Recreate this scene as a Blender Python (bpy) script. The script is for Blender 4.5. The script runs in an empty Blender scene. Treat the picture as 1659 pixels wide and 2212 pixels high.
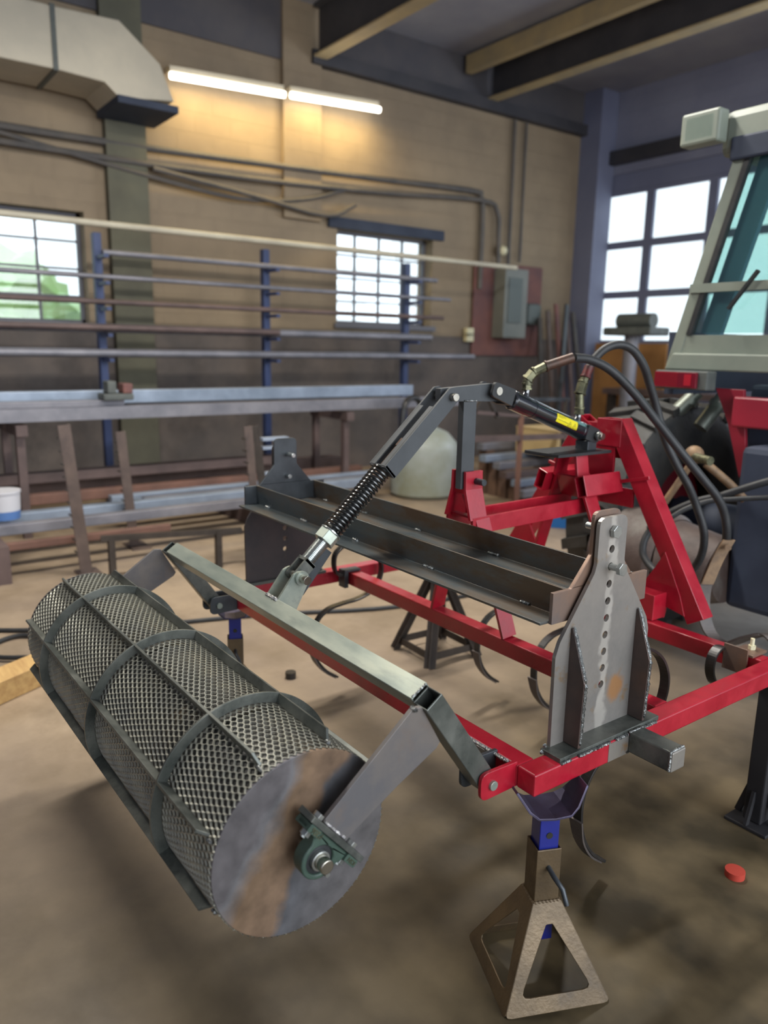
import bpy, bmesh, math, random
from mathutils import Vector, Matrix, Quaternion
random.seed(7)
V = Vector
PI = math.pi
sc = bpy.context.scene
COL = sc.collection

# ------------------------------------------------------------------ camera
F, YAW, PITCH, ROLL, CH = 1653.0, math.radians(143.597), math.radians(-12.126), math.radians(1.0525), 1.5
fwd = V((math.cos(YAW)*math.cos(PITCH), math.sin(YAW)*math.cos(PITCH), math.sin(PITCH)))
rt0 = V((math.sin(YAW), -math.cos(YAW), 0)); up0 = rt0.cross(fwd)
rt = math.cos(ROLL)*rt0 + math.sin(ROLL)*up0
up = -math.sin(ROLL)*rt0 + math.cos(ROLL)*up0
cam = bpy.data.cameras.new('camera'); camo = bpy.data.objects.new('camera', cam); COL.objects.link(camo)
camo.matrix_world = Matrix(((rt.x, up.x, -fwd.x, 0), (rt.y, up.y, -fwd.y, 0), (rt.z, up.z, -fwd.z, CH), (0, 0, 0, 1)))
cam.sensor_fit = 'HORIZONTAL'; cam.sensor_width = 36.0; cam.lens = F/1659*36
cam.clip_start = .05; cam.clip_end = 200
cam.dof.use_dof = True; cam.dof.focus_distance = 2.0; cam.dof.aperture_fstop = 2.8
sc.camera = camo

# ------------------------------------------------------------------ world and light
w = bpy.data.worlds.new('sky'); sc.world = w; w.use_nodes = True
wn = w.node_tree; wn.nodes.clear()
wo = wn.nodes.new('ShaderNodeOutputWorld'); bg = wn.nodes.new('ShaderNodeBackground')
wn.links.new(bg.outputs[0], wo.inputs[0])
bg.inputs[0].default_value = (.86, .93, 1.0, 1); bg.inputs[1].default_value = 1.9
sc.view_settings.view_transform = 'Standard'; sc.view_settings.look = 'None'
sc.view_settings.exposure = 0.0; sc.view_settings.gamma = 1; sc.view_settings.use_curve_mapping = False

def area(name, loc, target, sx, sy, power, color):
    l = bpy.data.lights.new(name, 'AREA'); l.shape = 'RECTANGLE'; l.size = sx; l.size_y = sy
    l.energy = power; l.color = color
    o = bpy.data.objects.new(name, l); COL.objects.link(o); o.location = loc
    d = (V(target)-V(loc)).normalized(); o.rotation_euler = d.to_track_quat('-Z', 'Y').to_euler()
    return o
# area lamps simulating daylight from the open bay behind and the garage door
area('bay_daylight', (4.3, 2.2, 2.6), (-2.2, 2.0, .6), 5.0, 4.0, 330, (.88, .94, 1.0))
area('side_daylight', (-2.0, 9.2, 3.0), (-2.4, 1.5, .7), 4.0, 2.4, 170, (.80, .88, 1.0))

# ------------------------------------------------------------------ materials
def srgb(r, g, b):
    f = lambda c: (c/255/12.92) if c/255 <= .04045 else ((c/255+.055)/1.055)**2.4
    return (f(r), f(g), f(b), 1)
MATS = {}
def mat(name, c1, c2=None, scale=8, rough=.5, rvar=0, metal=0, bump=0, bscale=60, c3=None, coat=0, pos=(.35, .65), p3=(.55, .75), s3=3, detail=5, stretch=None, spec=.5):
    m = bpy.data.materials.new(name); m.use_nodes = True; nt = m.node_tree; N = nt.nodes; L = nt.links
    b = N['Principled BSDF']; b.inputs['Metallic'].default_value = metal; b.inputs['Roughness'].default_value = rough
    b.inputs['Specular IOR Level'].default_value = spec
    if coat: b.inputs['Coat Weight'].default_value = coat; b.inputs['Coat Roughness'].default_value = .15
    b.inputs['Base Color'].default_value = c1
    MATS[name] = m
    if c2 is None and not bump and not rvar: return m
    tc = N.new('ShaderNodeTexCoord'); mp = N.new('ShaderNodeMapping'); L.new(tc.outputs['Object'], mp.inputs[0])
    if stretch: mp.inputs['Scale'].default_value = stretch
    nz = N.new('ShaderNodeTexNoise'); nz.inputs['Scale'].default_value = scale; nz.inputs['Detail'].default_value = detail
    nz.inputs['Roughness'].default_value = .62; L.new(mp.outputs[0], nz.inputs[0])
    if c2 is not None:
        r = N.new('ShaderNodeValToRGB'); r.color_ramp.elements[0].color = c1; r.color_ramp.elements[1].color = c2
        r.color_ramp.elements[0].position = pos[0]; r.color_ramp.elements[1].position = pos[1]
        L.new(nz.outputs['Fac'], r.inputs[0]); out = r.outputs[0]
        if c3 is not None:
            n3 = N.new('ShaderNodeTexNoise'); n3.inputs['Scale'].default_value = s3; n3.inputs['Detail'].default_value = 6
            n3.inputs['Roughness'].default_value = .7; L.new(mp.outputs[0], n3.inputs[0])
            r3 = N.new('ShaderNodeValToRGB'); r3.color_ramp.elements[0].position = p3[0]; r3.color_ramp.elements[1].position = p3[1]
            L.new(n3.outputs['Fac'], r3.inputs[0])
            mx = N.new('ShaderNodeMix'); mx.data_type = 'RGBA'; L.new(r3.outputs[0], mx.inputs['Factor'])
            L.new(out, mx.inputs['A']); mx.inputs['B'].default_value = c3; out = mx.outputs['Result']
        L.new(out, b.inputs['Base Color'])
    if rvar:
        mr = N.new('ShaderNodeMapRange'); mr.inputs['To Min'].default_value = max(.04, rough-rvar); mr.inputs['To Max'].default_value = rough+rvar
        mr.inputs['From Min'].default_value = .3; mr.inputs['From Max'].default_value = .7
        L.new(nz.outputs['Fac'], mr.inputs[0]); L.new(mr.outputs[0], b.inputs['Roughness'])
    if bump:
        nb = N.new('ShaderNodeTexNoise'); nb.inputs['Scale'].default_value = bscale; nb.inputs['Detail'].default_value = 4
        L.new(mp.outputs[0], nb.inputs[0])
        bp = N.new('ShaderNodeBump'); bp.inputs['Strength'].default_value = bump; bp.inputs['Distance'].default_value = .004
        L.new(nb.outputs['Fac'], bp.inputs['Height']); L.new(bp.outputs[0], b.inputs['Normal'])
    return m
S = srgb
mat('red_paint', S(150, 15, 36), S(166, 22, 42), scale=14, rough=.36, rvar=.1, coat=.35, bump=.12, bscale=90, c3=S(112, 20, 30), p3=(.62, .8), s3=5)
mat('mill_steel', S(82, 86, 82), S(112, 114, 108), scale=9, rough=.38, rvar=.12, metal=.5, c3=S(54, 58, 56), p3=(.5, .7), s3=6)
mat('drum_core', S(62, 64, 66), S(84, 82, 76), scale=6, rough=.42, rvar=.12, metal=.4, c3=S(112, 100, 80), p3=(.56, .68), s3=5)  # tan patches put reflections into the drum's colour
mat('dark_plate', S(74, 66, 66), S(60, 58, 60), scale=6, rough=.45, rvar=.1, metal=.4, c3=S(94, 80, 70), p3=(.6, .75), s3=6)
mat('trough_steel', S(74, 82, 86), S(98, 104, 104), scale=7, rough=.36, rvar=.12, metal=.5, c3=S(88, 74, 60), p3=(.44, .62), s3=7, stretch=(.3, 1, 1))
mat('bright_steel', S(138, 148, 140), S(166, 170, 156), scale=12, rough=.38, rvar=.1, metal=.5, c3=S(104, 114, 112), p3=(.5, .7), s3=5, stretch=(.25, 1, 1))
mat('brown_steel', S(130, 104, 88), S(104, 94, 90), scale=7, rough=.5, rvar=.1, metal=.45, c3=S(128, 88, 56), p3=(.55, .75), s3=5)
mat('arm_steel', S(124, 116, 110), S(100, 98, 100), scale=6, rough=.45, rvar=.1, metal=.4, c3=S(118, 102, 92), p3=(.55, .75), s3=5)
mat('stiffener_steel', S(92, 76, 70), S(74, 66, 64), scale=9, rough=.45, rvar=.1, metal=.4)
mat('plate_steel', S(152, 146, 138), S(128, 124, 120), scale=6, rough=.42, rvar=.1, metal=.5, c3=S(150, 112, 66), p3=(.56, .68), s3=8)
mat('dark_steel', S(58, 62, 66), S(78, 82, 86), scale=8, rough=.42, rvar=.1, metal=.5)
mat('grey_paint', S(62, 65, 68), S(72, 75, 78), scale=10, rough=.48, rvar=.06, metal=.2)
mat('zinc', S(190, 192, 188), S(160, 166, 166), scale=20, rough=.3, metal=.9)
mat('polished', S(196, 190, 178), S(170, 166, 156), scale=30, rough=.22, metal=1)
mat('weld', S(160, 162, 160), S(90, 92, 92), scale=90, rough=.32, metal=.9, bump=.5, bscale=300)
mat('spatter_weld', S(196, 194, 188), S(120, 116, 120), scale=160, rough=.3, metal=.85, bump=.6, bscale=300)
mat('mesh_steel', S(164, 162, 148), S(138, 138, 130), scale=14, rough=.42, rvar=.08, metal=.4)
mat('black_paint', S(22, 26, 32), rough=.14, coat=1.0, spec=1.0)
mat('black_satin', S(34, 36, 38), S(44, 46, 48), scale=14, rough=.45)
mat('spring_black', S(22, 24, 24), rough=.24, coat=.5)
mat('tine_black', S(26, 27, 28), S(44, 40, 38), scale=9, rough=.34, rvar=.1)
mat('tine_grey', S(96, 86, 80), S(70, 66, 66), scale=9, rough=.5, metal=.3)
mat('rubber', S(34, 35, 37), S(46, 47, 49), scale=20, rough=.55)
mat('tyre', S(42, 43, 44), S(66, 64, 61), scale=10, rough=.62, rvar=.15, bump=.6, bscale=60)
mat('cast_green', S(50, 68, 60), S(62, 80, 70), scale=24, rough=.42, bump=.25, bscale=200)
mat('stand_tan', S(106, 88, 64), S(86, 72, 54), scale=9, rough=.42, rvar=.1, metal=.35, bump=.2, bscale=120, c3=S(74, 66, 58), p3=(.6, .75))
mat('stand_brown', S(72, 64, 58), S(56, 50, 46), scale=9, rough=.55, metal=.3)
mat('blue_paint', S(22, 30, 112), S(30, 38, 122), scale=10, rough=.35, coat=.3)
mat('saddle_violet', S(88, 84, 110), S(72, 66, 84), scale=12, rough=.42, metal=.55)
mat('fitting', S(120, 118, 92), S(72, 72, 58), scale=40, rough=.45, metal=.7)
mat('ferrule_brown', S(88, 62, 50), S(66, 54, 48), scale=40, rough=.5, metal=.4)
mat('ferrule_red', S(116, 44, 44), S(70, 50, 48), scale=40, rough=.5, metal=.3)
mat('yellow_label', S(224, 208, 30), rough=.4)
mat('ink', S(34, 32, 20), rough=.6)
mat('cab_green', S(134, 140, 128), S(120, 128, 118), scale=3, rough=.5)
mat('inner_post', S(92, 122, 140), rough=.5)
mat('dark_post', S(28, 27, 30), S(36, 35, 38), scale=4, rough=.6)
mat('tail_red', S(112, 16, 34), rough=.2, coat=.6)
mat('tail_bright', S(170, 30, 44), rough=.2, coat=.6)
mat('grey_cast', S(92, 96, 92), S(76, 80, 78), scale=12, rough=.6)
mat('rusty_cast', S(88, 74, 68), S(70, 56, 52), scale=14, rough=.55, bump=.4, bscale=140, c3=S(104, 98, 92), p3=(.5, .7), s3=4)
mat('tan_arm', S(150, 122, 92), S(112, 92, 74), scale=16, rough=.6, metal=.2)
mat('dark_machine', S(38, 46, 64), S(50, 58, 76), scale=3, rough=.7)
mat('silver_pipe', S(150, 156, 146), S(120, 126, 118), scale=10, rough=.4, metal=.6)
mat('paper', S(214, 216, 214), rough=.8)
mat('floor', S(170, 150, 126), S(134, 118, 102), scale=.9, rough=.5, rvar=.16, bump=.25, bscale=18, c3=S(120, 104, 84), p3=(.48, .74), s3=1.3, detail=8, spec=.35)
mat('wall_paint', S(150, 132, 108), S(132, 116, 96), scale=1.2, rough=.8)
mat('end_wall', S(140, 142, 160), S(126, 128, 148), scale=1.2, rough=.8)
mat('wall_lower_band', S(106, 96, 90), S(86, 80, 78), scale=2.2, rough=.8, c3=S(70, 64, 62), p3=(.5, .75), s3=1.6)
mat('upper_shade', S(88, 84, 86), S(76, 74, 80), scale=2.2, rough=.8)
mat('pilaster', S(100, 98, 82), S(86, 84, 72), scale=2, rough=.8)
mat('ceiling', S(150, 150, 156), S(128, 128, 140), scale=.8, rough=.85)
mat('beam', S(76, 74, 78), S(62, 62, 68), scale=2, rough=.6, metal=.3)
mat('flange', S(172, 152, 112), S(150, 136, 108), scale=3, rough=.6)  # pale tone stands in for light on the beam undersides
mat('conduit', S(96, 90, 84), S(76, 74, 74), scale=3, rough=.6)
mat('duct', S(196, 186, 166), S(176, 168, 152), scale=1.5, rough=.5, metal=.3)
mat('bar_blue', S(160, 172, 190), S(132, 144, 160), scale=3, rough=.45, metal=.4)
mat('bar_grey', S(140, 138, 144), S(112, 112, 120), scale=3, rough=.5, metal=.35)
mat('bar_brown', S(110, 92, 88), S(88, 74, 72), scale=3, rough=.6, metal=.2)
mat('bar_rust', S(128, 92, 78), S(104, 76, 66), scale=3, rough=.65)
mat('rail_pale', S(198, 190, 168), S(176, 168, 150), scale=3, rough=.5)
mat('post_blue', S(40, 54, 92), S(50, 64, 104), scale=3, rough=.5)
mat('post_rust', S(108, 92, 84), S(84, 72, 68), scale=6, rough=.6, metal=.3)
mat('rust_brown', S(124, 96, 78), S(96, 76, 66), scale=6, rough=.65, metal=.2)
mat('sash', S(104, 104, 112), rough=.6)
mat('door_panel', S(122, 126, 148), S(110, 114, 138), scale=1, rough=.7)
mat('wood', S(206, 170, 112), S(180, 142, 90), scale=5, rough=.7, stretch=(1, 6, 6))
mat('cardboard', S(196, 170, 122), S(184, 158, 112), scale=4, rough=.85)
mat('plywood', S(176, 128, 76), S(152, 108, 62), scale=3, rough=.8)
mat('blue_box', S(36, 108, 176), S(30, 96, 164), scale=4, rough=.6)
mat('box_print', S(150, 196, 226), rough=.6)
mat('tank_white', S(168, 174, 170), S(146, 152, 138), scale=3, rough=.5, c3=S(136, 134, 100), p3=(.5, .8), s3=2)
mat('panel_grey', S(122, 124, 118), S(106, 110, 106), scale=2, rough=.6)
mat('panel_dark', S(84, 92, 90), rough=.5)
mat('board_red', S(122, 80, 72), S(98, 68, 68), scale=3, rough=.75)
mat('ivory', S(214, 206, 172), rough=.5)
mat('bucket_white', S(200, 200, 206), rough=.5)
mat('bucket_blue', S(84, 120, 176), rough=.5)
mat('leaf', S(176, 214, 150), S(206, 232, 178), scale=3, rough=.8)
mat('asphalt', S(150, 150, 146), S(130, 130, 128), scale=2, rough=.9)
mat('red_fender', S(156, 34, 52), S(140, 30, 48), scale=4, rough=.4, coat=.3)
mat('orange_plastic', S(176, 62, 48), rough=.5)
mat('plastic_bag', S(214, 214, 210), rough=.3)

# block wall relief
def block_relief(m, sx, sz, axis):
    nt = m.node_tree; N = nt.nodes; L = nt.links; b = N['Principled BSDF']
    tc = N.new('ShaderNodeTexCoord'); sp = N.new('ShaderNodeSeparateXYZ'); cb = N.new('ShaderNodeCombineXYZ')
    L.new(tc.outputs['Object'], sp.inputs[0]); L.new(sp.outputs[axis], cb.inputs[0]); L.new(sp.outputs[2], cb.inputs[1])
    br = N.new('ShaderNodeTexBrick'); br.inputs['Scale'].default_value = 1; br.inputs['Brick Width'].default_value = sx
    br.inputs['Row Height'].default_value = sz; br.inputs['Mortar Size'].default_value = .012
    L.new(cb.outputs[0], br.inputs[0])
    bp = N.new('ShaderNodeBump'); bp.inputs['Strength'].default_value = .8; bp.inputs['Distance'].default_value = .02; bp.invert = True
    L.new(br.outputs['Fac'], bp.inputs['Height']); L.new(bp.outputs[0], b.inputs['Normal'])
block_relief(MATS['wall_paint'], .4, .2, 1)
block_relief(MATS['end_wall'], .4, .2, 0)

def floor_shade_dirt():  # floor darkened toward the camera to imitate light falloff, mottled with dirt
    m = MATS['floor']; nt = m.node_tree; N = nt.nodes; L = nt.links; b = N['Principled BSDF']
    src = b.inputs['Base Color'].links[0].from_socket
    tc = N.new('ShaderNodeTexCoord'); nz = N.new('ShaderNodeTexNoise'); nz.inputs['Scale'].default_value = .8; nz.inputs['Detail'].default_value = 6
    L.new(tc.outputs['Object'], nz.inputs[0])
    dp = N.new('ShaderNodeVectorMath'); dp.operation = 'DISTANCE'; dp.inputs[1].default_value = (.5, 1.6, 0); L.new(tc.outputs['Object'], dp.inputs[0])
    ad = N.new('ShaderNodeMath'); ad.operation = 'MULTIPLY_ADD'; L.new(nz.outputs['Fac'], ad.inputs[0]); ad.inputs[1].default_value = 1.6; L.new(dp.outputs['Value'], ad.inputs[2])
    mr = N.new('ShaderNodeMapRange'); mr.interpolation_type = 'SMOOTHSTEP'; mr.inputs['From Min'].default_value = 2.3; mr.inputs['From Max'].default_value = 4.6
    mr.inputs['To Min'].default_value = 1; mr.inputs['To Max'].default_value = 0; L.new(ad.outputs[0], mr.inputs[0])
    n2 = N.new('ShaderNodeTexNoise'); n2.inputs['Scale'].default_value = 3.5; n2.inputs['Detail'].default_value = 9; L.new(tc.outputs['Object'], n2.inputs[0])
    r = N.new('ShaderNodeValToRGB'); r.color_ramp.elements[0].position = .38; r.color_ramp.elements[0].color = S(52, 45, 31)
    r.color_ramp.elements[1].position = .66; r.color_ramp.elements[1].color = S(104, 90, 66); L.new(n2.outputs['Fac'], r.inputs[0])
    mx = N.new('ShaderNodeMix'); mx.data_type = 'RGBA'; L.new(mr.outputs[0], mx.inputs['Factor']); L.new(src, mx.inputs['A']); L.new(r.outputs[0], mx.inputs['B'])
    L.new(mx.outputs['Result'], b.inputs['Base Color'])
floor_shade_dirt()
# the drum end plate: brown band of mill scale over blue grey steel
def end_plate_mat():
    m = bpy.data.materials.new('drum_plate'); m.use_nodes = True; nt = m.node_tree; N = nt.nodes; L = nt.links; b = N['Principled BSDF']
    MATS['drum_plate'] = m
    tc = N.new('ShaderNodeTexCoord'); nz = N.new('ShaderNodeTexNoise'); nz.inputs['Scale'].default_value = 7; nz.inputs['Detail'].default_value = 7
    L.new(tc.outputs['Object'], nz.inputs[0])
    dt = N.new('ShaderNodeVectorMath'); dt.operation = 'DOT_PRODUCT'; dt.inputs[1].default_value = (0, .85, -.52)
    L.new(tc.outputs['Object'], dt.inputs[0])
    ad = N.new('ShaderNodeMath'); ad.operation = 'MULTIPLY_ADD'; L.new(nz.outputs['Fac'], ad.inputs[0]); ad.inputs[1].default_value = .13; L.new(dt.outputs['Value'], ad.inputs[2])
    r = N.new('ShaderNodeValToRGB'); cr = r.color_ramp
    mr = N.new('ShaderNodeMapRange'); mr.inputs['From Min'].default_value = -.16; mr.inputs['From Max'].default_value = .29
    L.new(ad.outputs[0], mr.inputs[0]); L.new(mr.outputs[0], r.inputs[0])
    cr.elements[0].position = 0; cr.elements[0].color = S(92, 88, 90)
    cr.elements[1].position = 1; cr.elements[1].color = S(104, 98, 96)
    for p, c in ((.03, S(104, 102, 104)), (.10, S(118, 96, 76)), (.27, S(120, 98, 80)), (.31, S(86, 86, 90)), (.46, S(92, 90, 92))):
        e = cr.elements.new(p); e.color = c
    n2 = N.new('ShaderNodeTexNoise'); n2.inputs['Scale'].default_value = 24; n2.inputs['Detail'].default_value = 8; L.new(tc.outputs['Object'], n2.inputs[0])
    mx = N.new('ShaderNodeMix'); mx.data_type = 'RGBA'; mx.blend_type = 'OVERLAY'; mx.inputs['Factor'].default_value = .7
    L.new(r.outputs[0], mx.inputs['A']); L.new(n2.outputs['Fac'], mx.inputs['B']); L.new(mx.outputs['Result'], b.inputs['Base Color'])
    b.inputs['Metallic'].default_value = .35; b.inputs['Roughness'].default_value = .48
end_plate_mat()

def quadrant_mat():
    m = mat('quadrant_steel', S(150, 144, 138), S(126, 122, 118), scale=6, rough=.4, rvar=.1, metal=.5, c3=S(138, 108, 70), p3=(.58, .7), s3=9)
    nt = m.node_tree; N = nt.nodes; L = nt.links; b = N['Principled BSDF']; src = b.inputs['Base Color'].links[0].from_socket
    tc = N.new('ShaderNodeTexCoord'); nz = N.new('ShaderNodeTexNoise'); nz.inputs['Scale'].default_value = 16; nz.inputs['Detail'].default_value = 3
    L.new(tc.outputs['Object'], nz.inputs[0]); sp = N.new('ShaderNodeSeparateXYZ'); L.new(tc.outputs['Object'], sp.inputs[0])
    a = N.new('ShaderNodeMath'); a.operation = 'MULTIPLY_ADD'; L.new(nz.outputs['Fac'], a.inputs[0]); a.inputs[1].default_value = .07; L.new(sp.outputs[1], a.inputs[2])
    d = N.new('ShaderNodeMath'); d.operation = 'SUBTRACT'; L.new(a.outputs[0], d.inputs[0]); d.inputs[1].default_value = -.2825+.042
    ab = N.new('ShaderNodeMath'); ab.operation = 'ABSOLUTE'; L.new(d.outputs[0], ab.inputs[0])
    mr = N.new('ShaderNodeMapRange'); mr.interpolation_type = 'SMOOTHSTEP'; mr.inputs['From Min'].default_value = .006; mr.inputs['From Max'].default_value = .02
    mr.inputs['To Min'].default_value = .75; mr.inputs['To Max'].default_value = 0; L.new(ab.outputs[0], mr.inputs[0])
    mx = N.new('ShaderNodeMix'); mx.data_type = 'RGBA'; L.new(mr.outputs[0], mx.inputs['Factor']); L.new(src, mx.inputs['A']); mx.inputs['B'].default_value = S(186, 180, 172)
    ds = N.new('ShaderNodeVectorMath'); ds.operation = 'DISTANCE'; ds.inputs[1].default_value = (.77, -.225, .165); L.new(tc.outputs['Object'], ds.inputs[0])
    a2 = N.new('ShaderNodeMath'); a2.operation = 'MULTIPLY_ADD'; L.new(nz.outputs['Fac'], a2.inputs[0]); a2.inputs[1].default_value = .06; L.new(ds.outputs['Value'], a2.inputs[2])
    m2 = N.new('ShaderNodeMapRange'); m2.interpolation_type = 'SMOOTHSTEP'; m2.inputs['From Min'].default_value = .05; m2.inputs['From Max'].default_value = .075
    m2.inputs['To Min'].default_value = .7; m2.inputs['To Max'].default_value = 0; L.new(a2.outputs[0], m2.inputs[0])
    mx2 = N.new('ShaderNodeMix'); mx2.data_type = 'RGBA'; L.new(m2.outputs[0], mx2.inputs['Factor']); L.new(mx.outputs['Result'], mx2.inputs['A']); mx2.inputs['B'].default_value = S(172, 116, 52)
    L.new(mx2.outputs['Result'], b.inputs['Base Color'])
quadrant_mat()
def glass_mat(name, tint, gloss=.12, rough=.02, milky=0.0):
    m = bpy.data.materials.new(name); m.use_nodes = True; nt = m.node_tree; N = nt.nodes; L = nt.links; N.clear()
    o = N.new('ShaderNodeOutputMaterial'); t = N.new('ShaderNodeBsdfTransparent'); g = N.new('ShaderNodeBsdfGlossy')
    t.inputs[0].default_value = tint; g.inputs['Roughness'].default_value = rough
    mx = N.new('ShaderNodeMixShader'); mx.inputs[0].default_value = gloss
    L.new(t.outputs[0], mx.inputs[1]); L.new(g.outputs[0], mx.inputs[2]); last = mx
    if milky:
        d = N.new('ShaderNodeBsdfTranslucent'); d.inputs[0].default_value = (.9, .93, .93, 1)
        m2 = N.new('ShaderNodeMixShader'); m2.inputs[0].default_value = milky
        L.new(mx.outputs[0], m2.inputs[1]); L.new(d.outputs[0], m2.inputs[2]); last = m2
    L.new(last.outputs[0], o.inputs[0]); MATS[name] = m
glass_mat('pane_glass', (.93, .96, .96, 1), .06)
glass_mat('cab_glass', (.76, .90, .87, 1), .12)
def emit_mat(name, col, st):
    m = bpy.data.materials.new(name); m.use_nodes = True; N = m.node_tree.nodes; L = m.node_tree.links; N.clear()
    o = N.new('ShaderNodeOutputMaterial'); e = N.new('ShaderNodeEmission'); e.inputs[0].default_value = col; e.inputs[1].default_value = st
    L.new(e.outputs[0], o.inputs[0]); MATS[name] = m
emit_mat('tube_light', (1, .93, .78, 1), 9)

# ------------------------------------------------------------------ object helpers
def link(o, parent=None):
    COL.objects.link(o)
    if parent is not None: o.parent = parent
def origin(p):
    q = V((0, 0, 0))
    while p is not None:
        q += V(p.get('_o', (0, 0, 0))); p = p.parent
    return q
def thing(name, label, cat, loc=(0, 0, 0), group=None, rotz=0):
    o = bpy.data.objects.new(name, None); link(o); o.location = loc; o.rotation_euler = (0, 0, rotz); o['_o'] = tuple(loc)
    o.empty_display_size = .1
    o['label'] = label; o['category'] = cat
    if group: o['group'] = group
    return o
def obj(name, bm, m, parent=None, label=None, local=False, bevel=0, smooth=False, kind=None, normals=True):
    """bm in world coordinates unless local; stored relative to the parent thing's location"""
    if not local:
        off = origin(parent) if parent is not None else V((0, 0, 0))
        if off.length > 0: bmesh.ops.translate(bm, verts=bm.verts, vec=-off)
    if normals: bmesh.ops.recalc_face_normals(bm, faces=bm.faces)
    me = bpy.data.meshes.new(name); bm.to_mesh(me); bm.free()
    me.materials.append(MATS[m])
    if smooth:
        me.polygons.foreach_set('use_smooth', [True]*len(me.polygons))
        try: me.set_sharp_from_angle(angle=math.radians(38))
        except Exception: pass
    o = bpy.data.objects.new(name, me); link(o, parent)
    if bevel:
        b = o.modifiers.new('bevel', 'BEVEL'); b.width = bevel; b.segments = 2; b.limit_method = 'ANGLE'; b.angle_limit = math.radians(40)
    if label: o['label'] = label
    if kind: o['kind'] = kind
    return o
def tag(o, label, cat, group=None):
    o['label'] = label; o['category'] = cat
    if group: o['group'] = group
    return o
def struct(name, bm, m, **k):
    o = obj(name, bm, m, **k); o['kind'] = 'structure'; return o
def copy_tree(o, parent=None):
    c = o.copy(); COL.objects.link(c); c.parent = parent
    for ch in list(o.children): copy_tree(ch, c)
    return c
NB = bmesh.new
# ------------------------------------------------------------------ shape helpers
def box(bm, x0, x1, y0, y1, z0, z1, M=None):
    vs = [bm.verts.new((x, y, z)) for x in (x0, x1) for y in (y0, y1) for z in (z0, z1)]
    for f in ((0, 1, 3, 2), (4, 6, 7, 5), (0, 4, 5, 1), (2, 3, 7, 6), (0, 2, 6, 4), (1, 5, 7, 3)):
        bm.faces.new([vs[i] for i in f])
    if M is not None: bmesh.ops.transform(bm, matrix=M, verts=vs)
    return vs
def frame(d, upv):
    d = V(d).normalized(); u = V(upv); u = (u - d*u.dot(d))
    if u.length < 1e-5: u = d.orthogonal()
    u.normalize(); s = d.cross(u).normalized(); return d, u, s
def bar(bm, p0, p1, w_, h_, upv=(0, 0, 1), hollow=0, ends=(False, False)):
    """box section between two points; w_ along side, h_ along up; hollow wall t leaves both ends open"""
    p0 = V(p0); p1 = V(p1); d, u, s = frame(p1-p0, upv)
    def ring(p, w2, h2): return [bm.verts.new(p + s*a*w2/2 + u*b*h2/2) for a, b in ((-1, -1), (1, -1), (1, 1), (-1, 1))]
    A = ring(p0, w_, h_); B = ring(p1, w_, h_)
    for i in range(4): bm.faces.new((A[i], A[(i+1) % 4], B[(i+1) % 4], B[i]))
    if hollow:
        a = ring(p0, w_-2*hollow, h_-2*hollow); b = ring(p1, w_-2*hollow, h_-2*hollow)
        for i in range(4):
            j = (i+1) % 4
            bm.faces.new((a[j], a[i], b[i], b[j])); bm.faces.new((A[j], A[i], a[i], a[j])); bm.faces.new((B[i], B[j], b[j], b[i]))
    else:
        bm.faces.new(A[::-1]); bm.faces.new(B)
def cyl(bm, p0, p1, r, seg=20, r2=None, caps=True):
    p0 = V(p0); p1 = V(p1); r2 = r if r2 is None else r2; d, u, s = frame(p1-p0, (0, 0, 1))
    A = [bm.verts.new(p0 + (u*math.cos(2*PI*i/seg)+s*math.sin(2*PI*i/seg))*r) for i in range(seg)]
    B = [bm.verts.new(p1 + (u*math.cos(2*PI*i/seg)+s*math.sin(2*PI*i/seg))*r2) for i in range(seg)]
    for i in range(seg): bm.faces.new((A[i], A[(i+1) % seg], B[(i+1) % seg], B[i]))
    if caps: bm.faces.new(A[::-1]); bm.faces.new(B)
def ringsec(bm, p0, p1, ro, ri, seg=48):
    p0 = V(p0); p1 = V(p1); d, u, s = frame(p1-p0, (0, 0, 1)); R = []
    for p in (p0, p1):
        for r in (ro, ri): R.append([bm.verts.new(p + (u*math.cos(2*PI*i/seg)+s*math.sin(2*PI*i/seg))*r) for i in range(seg)])
    for i in range(seg):
        j = (i+1) % seg
        bm.faces.new((R[0][i], R[0][j], R[2][j], R[2][i])); bm.faces.new((R[1][j], R[1][i], R[3][i], R[3][j]))
        bm.faces.new((R[0][j], R[0][i], R[1][i], R[1][j])); bm.faces.new((R[2][i], R[2][j], R[3][j], R[3][i]))
def sweep(bm, pts, r, seg=10, rfun=None, caps=True):
    pts = [V(p) for p in pts]; n = len(pts); rings = []
    t0 = (pts[1]-pts[0]).normalized(); nrm = t0.orthogonal().normalized()
    for i, p in enumerate(pts):
        t = (pts[min(i+1, n-1)]-pts[max(i-1, 0)]).normalized()
        nrm = (nrm - t*nrm.dot(t)).normalized(); bn = t.cross(nrm)
        rr = rfun(i) if rfun else r
        rings.append([bm.verts.new(p + (nrm*math.cos(2*PI*k/seg)+bn*math.sin(2*PI*k/seg))*rr) for k in range(seg)])
    for a, b in zip(rings, rings[1:]):
        for k in range(seg): bm.faces.new((a[k], a[(k+1) % seg], b[(k+1) % seg], b[k]))
    if caps: bm.faces.new(rings[0][::-1]); bm.faces.new(rings[-1])
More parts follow.
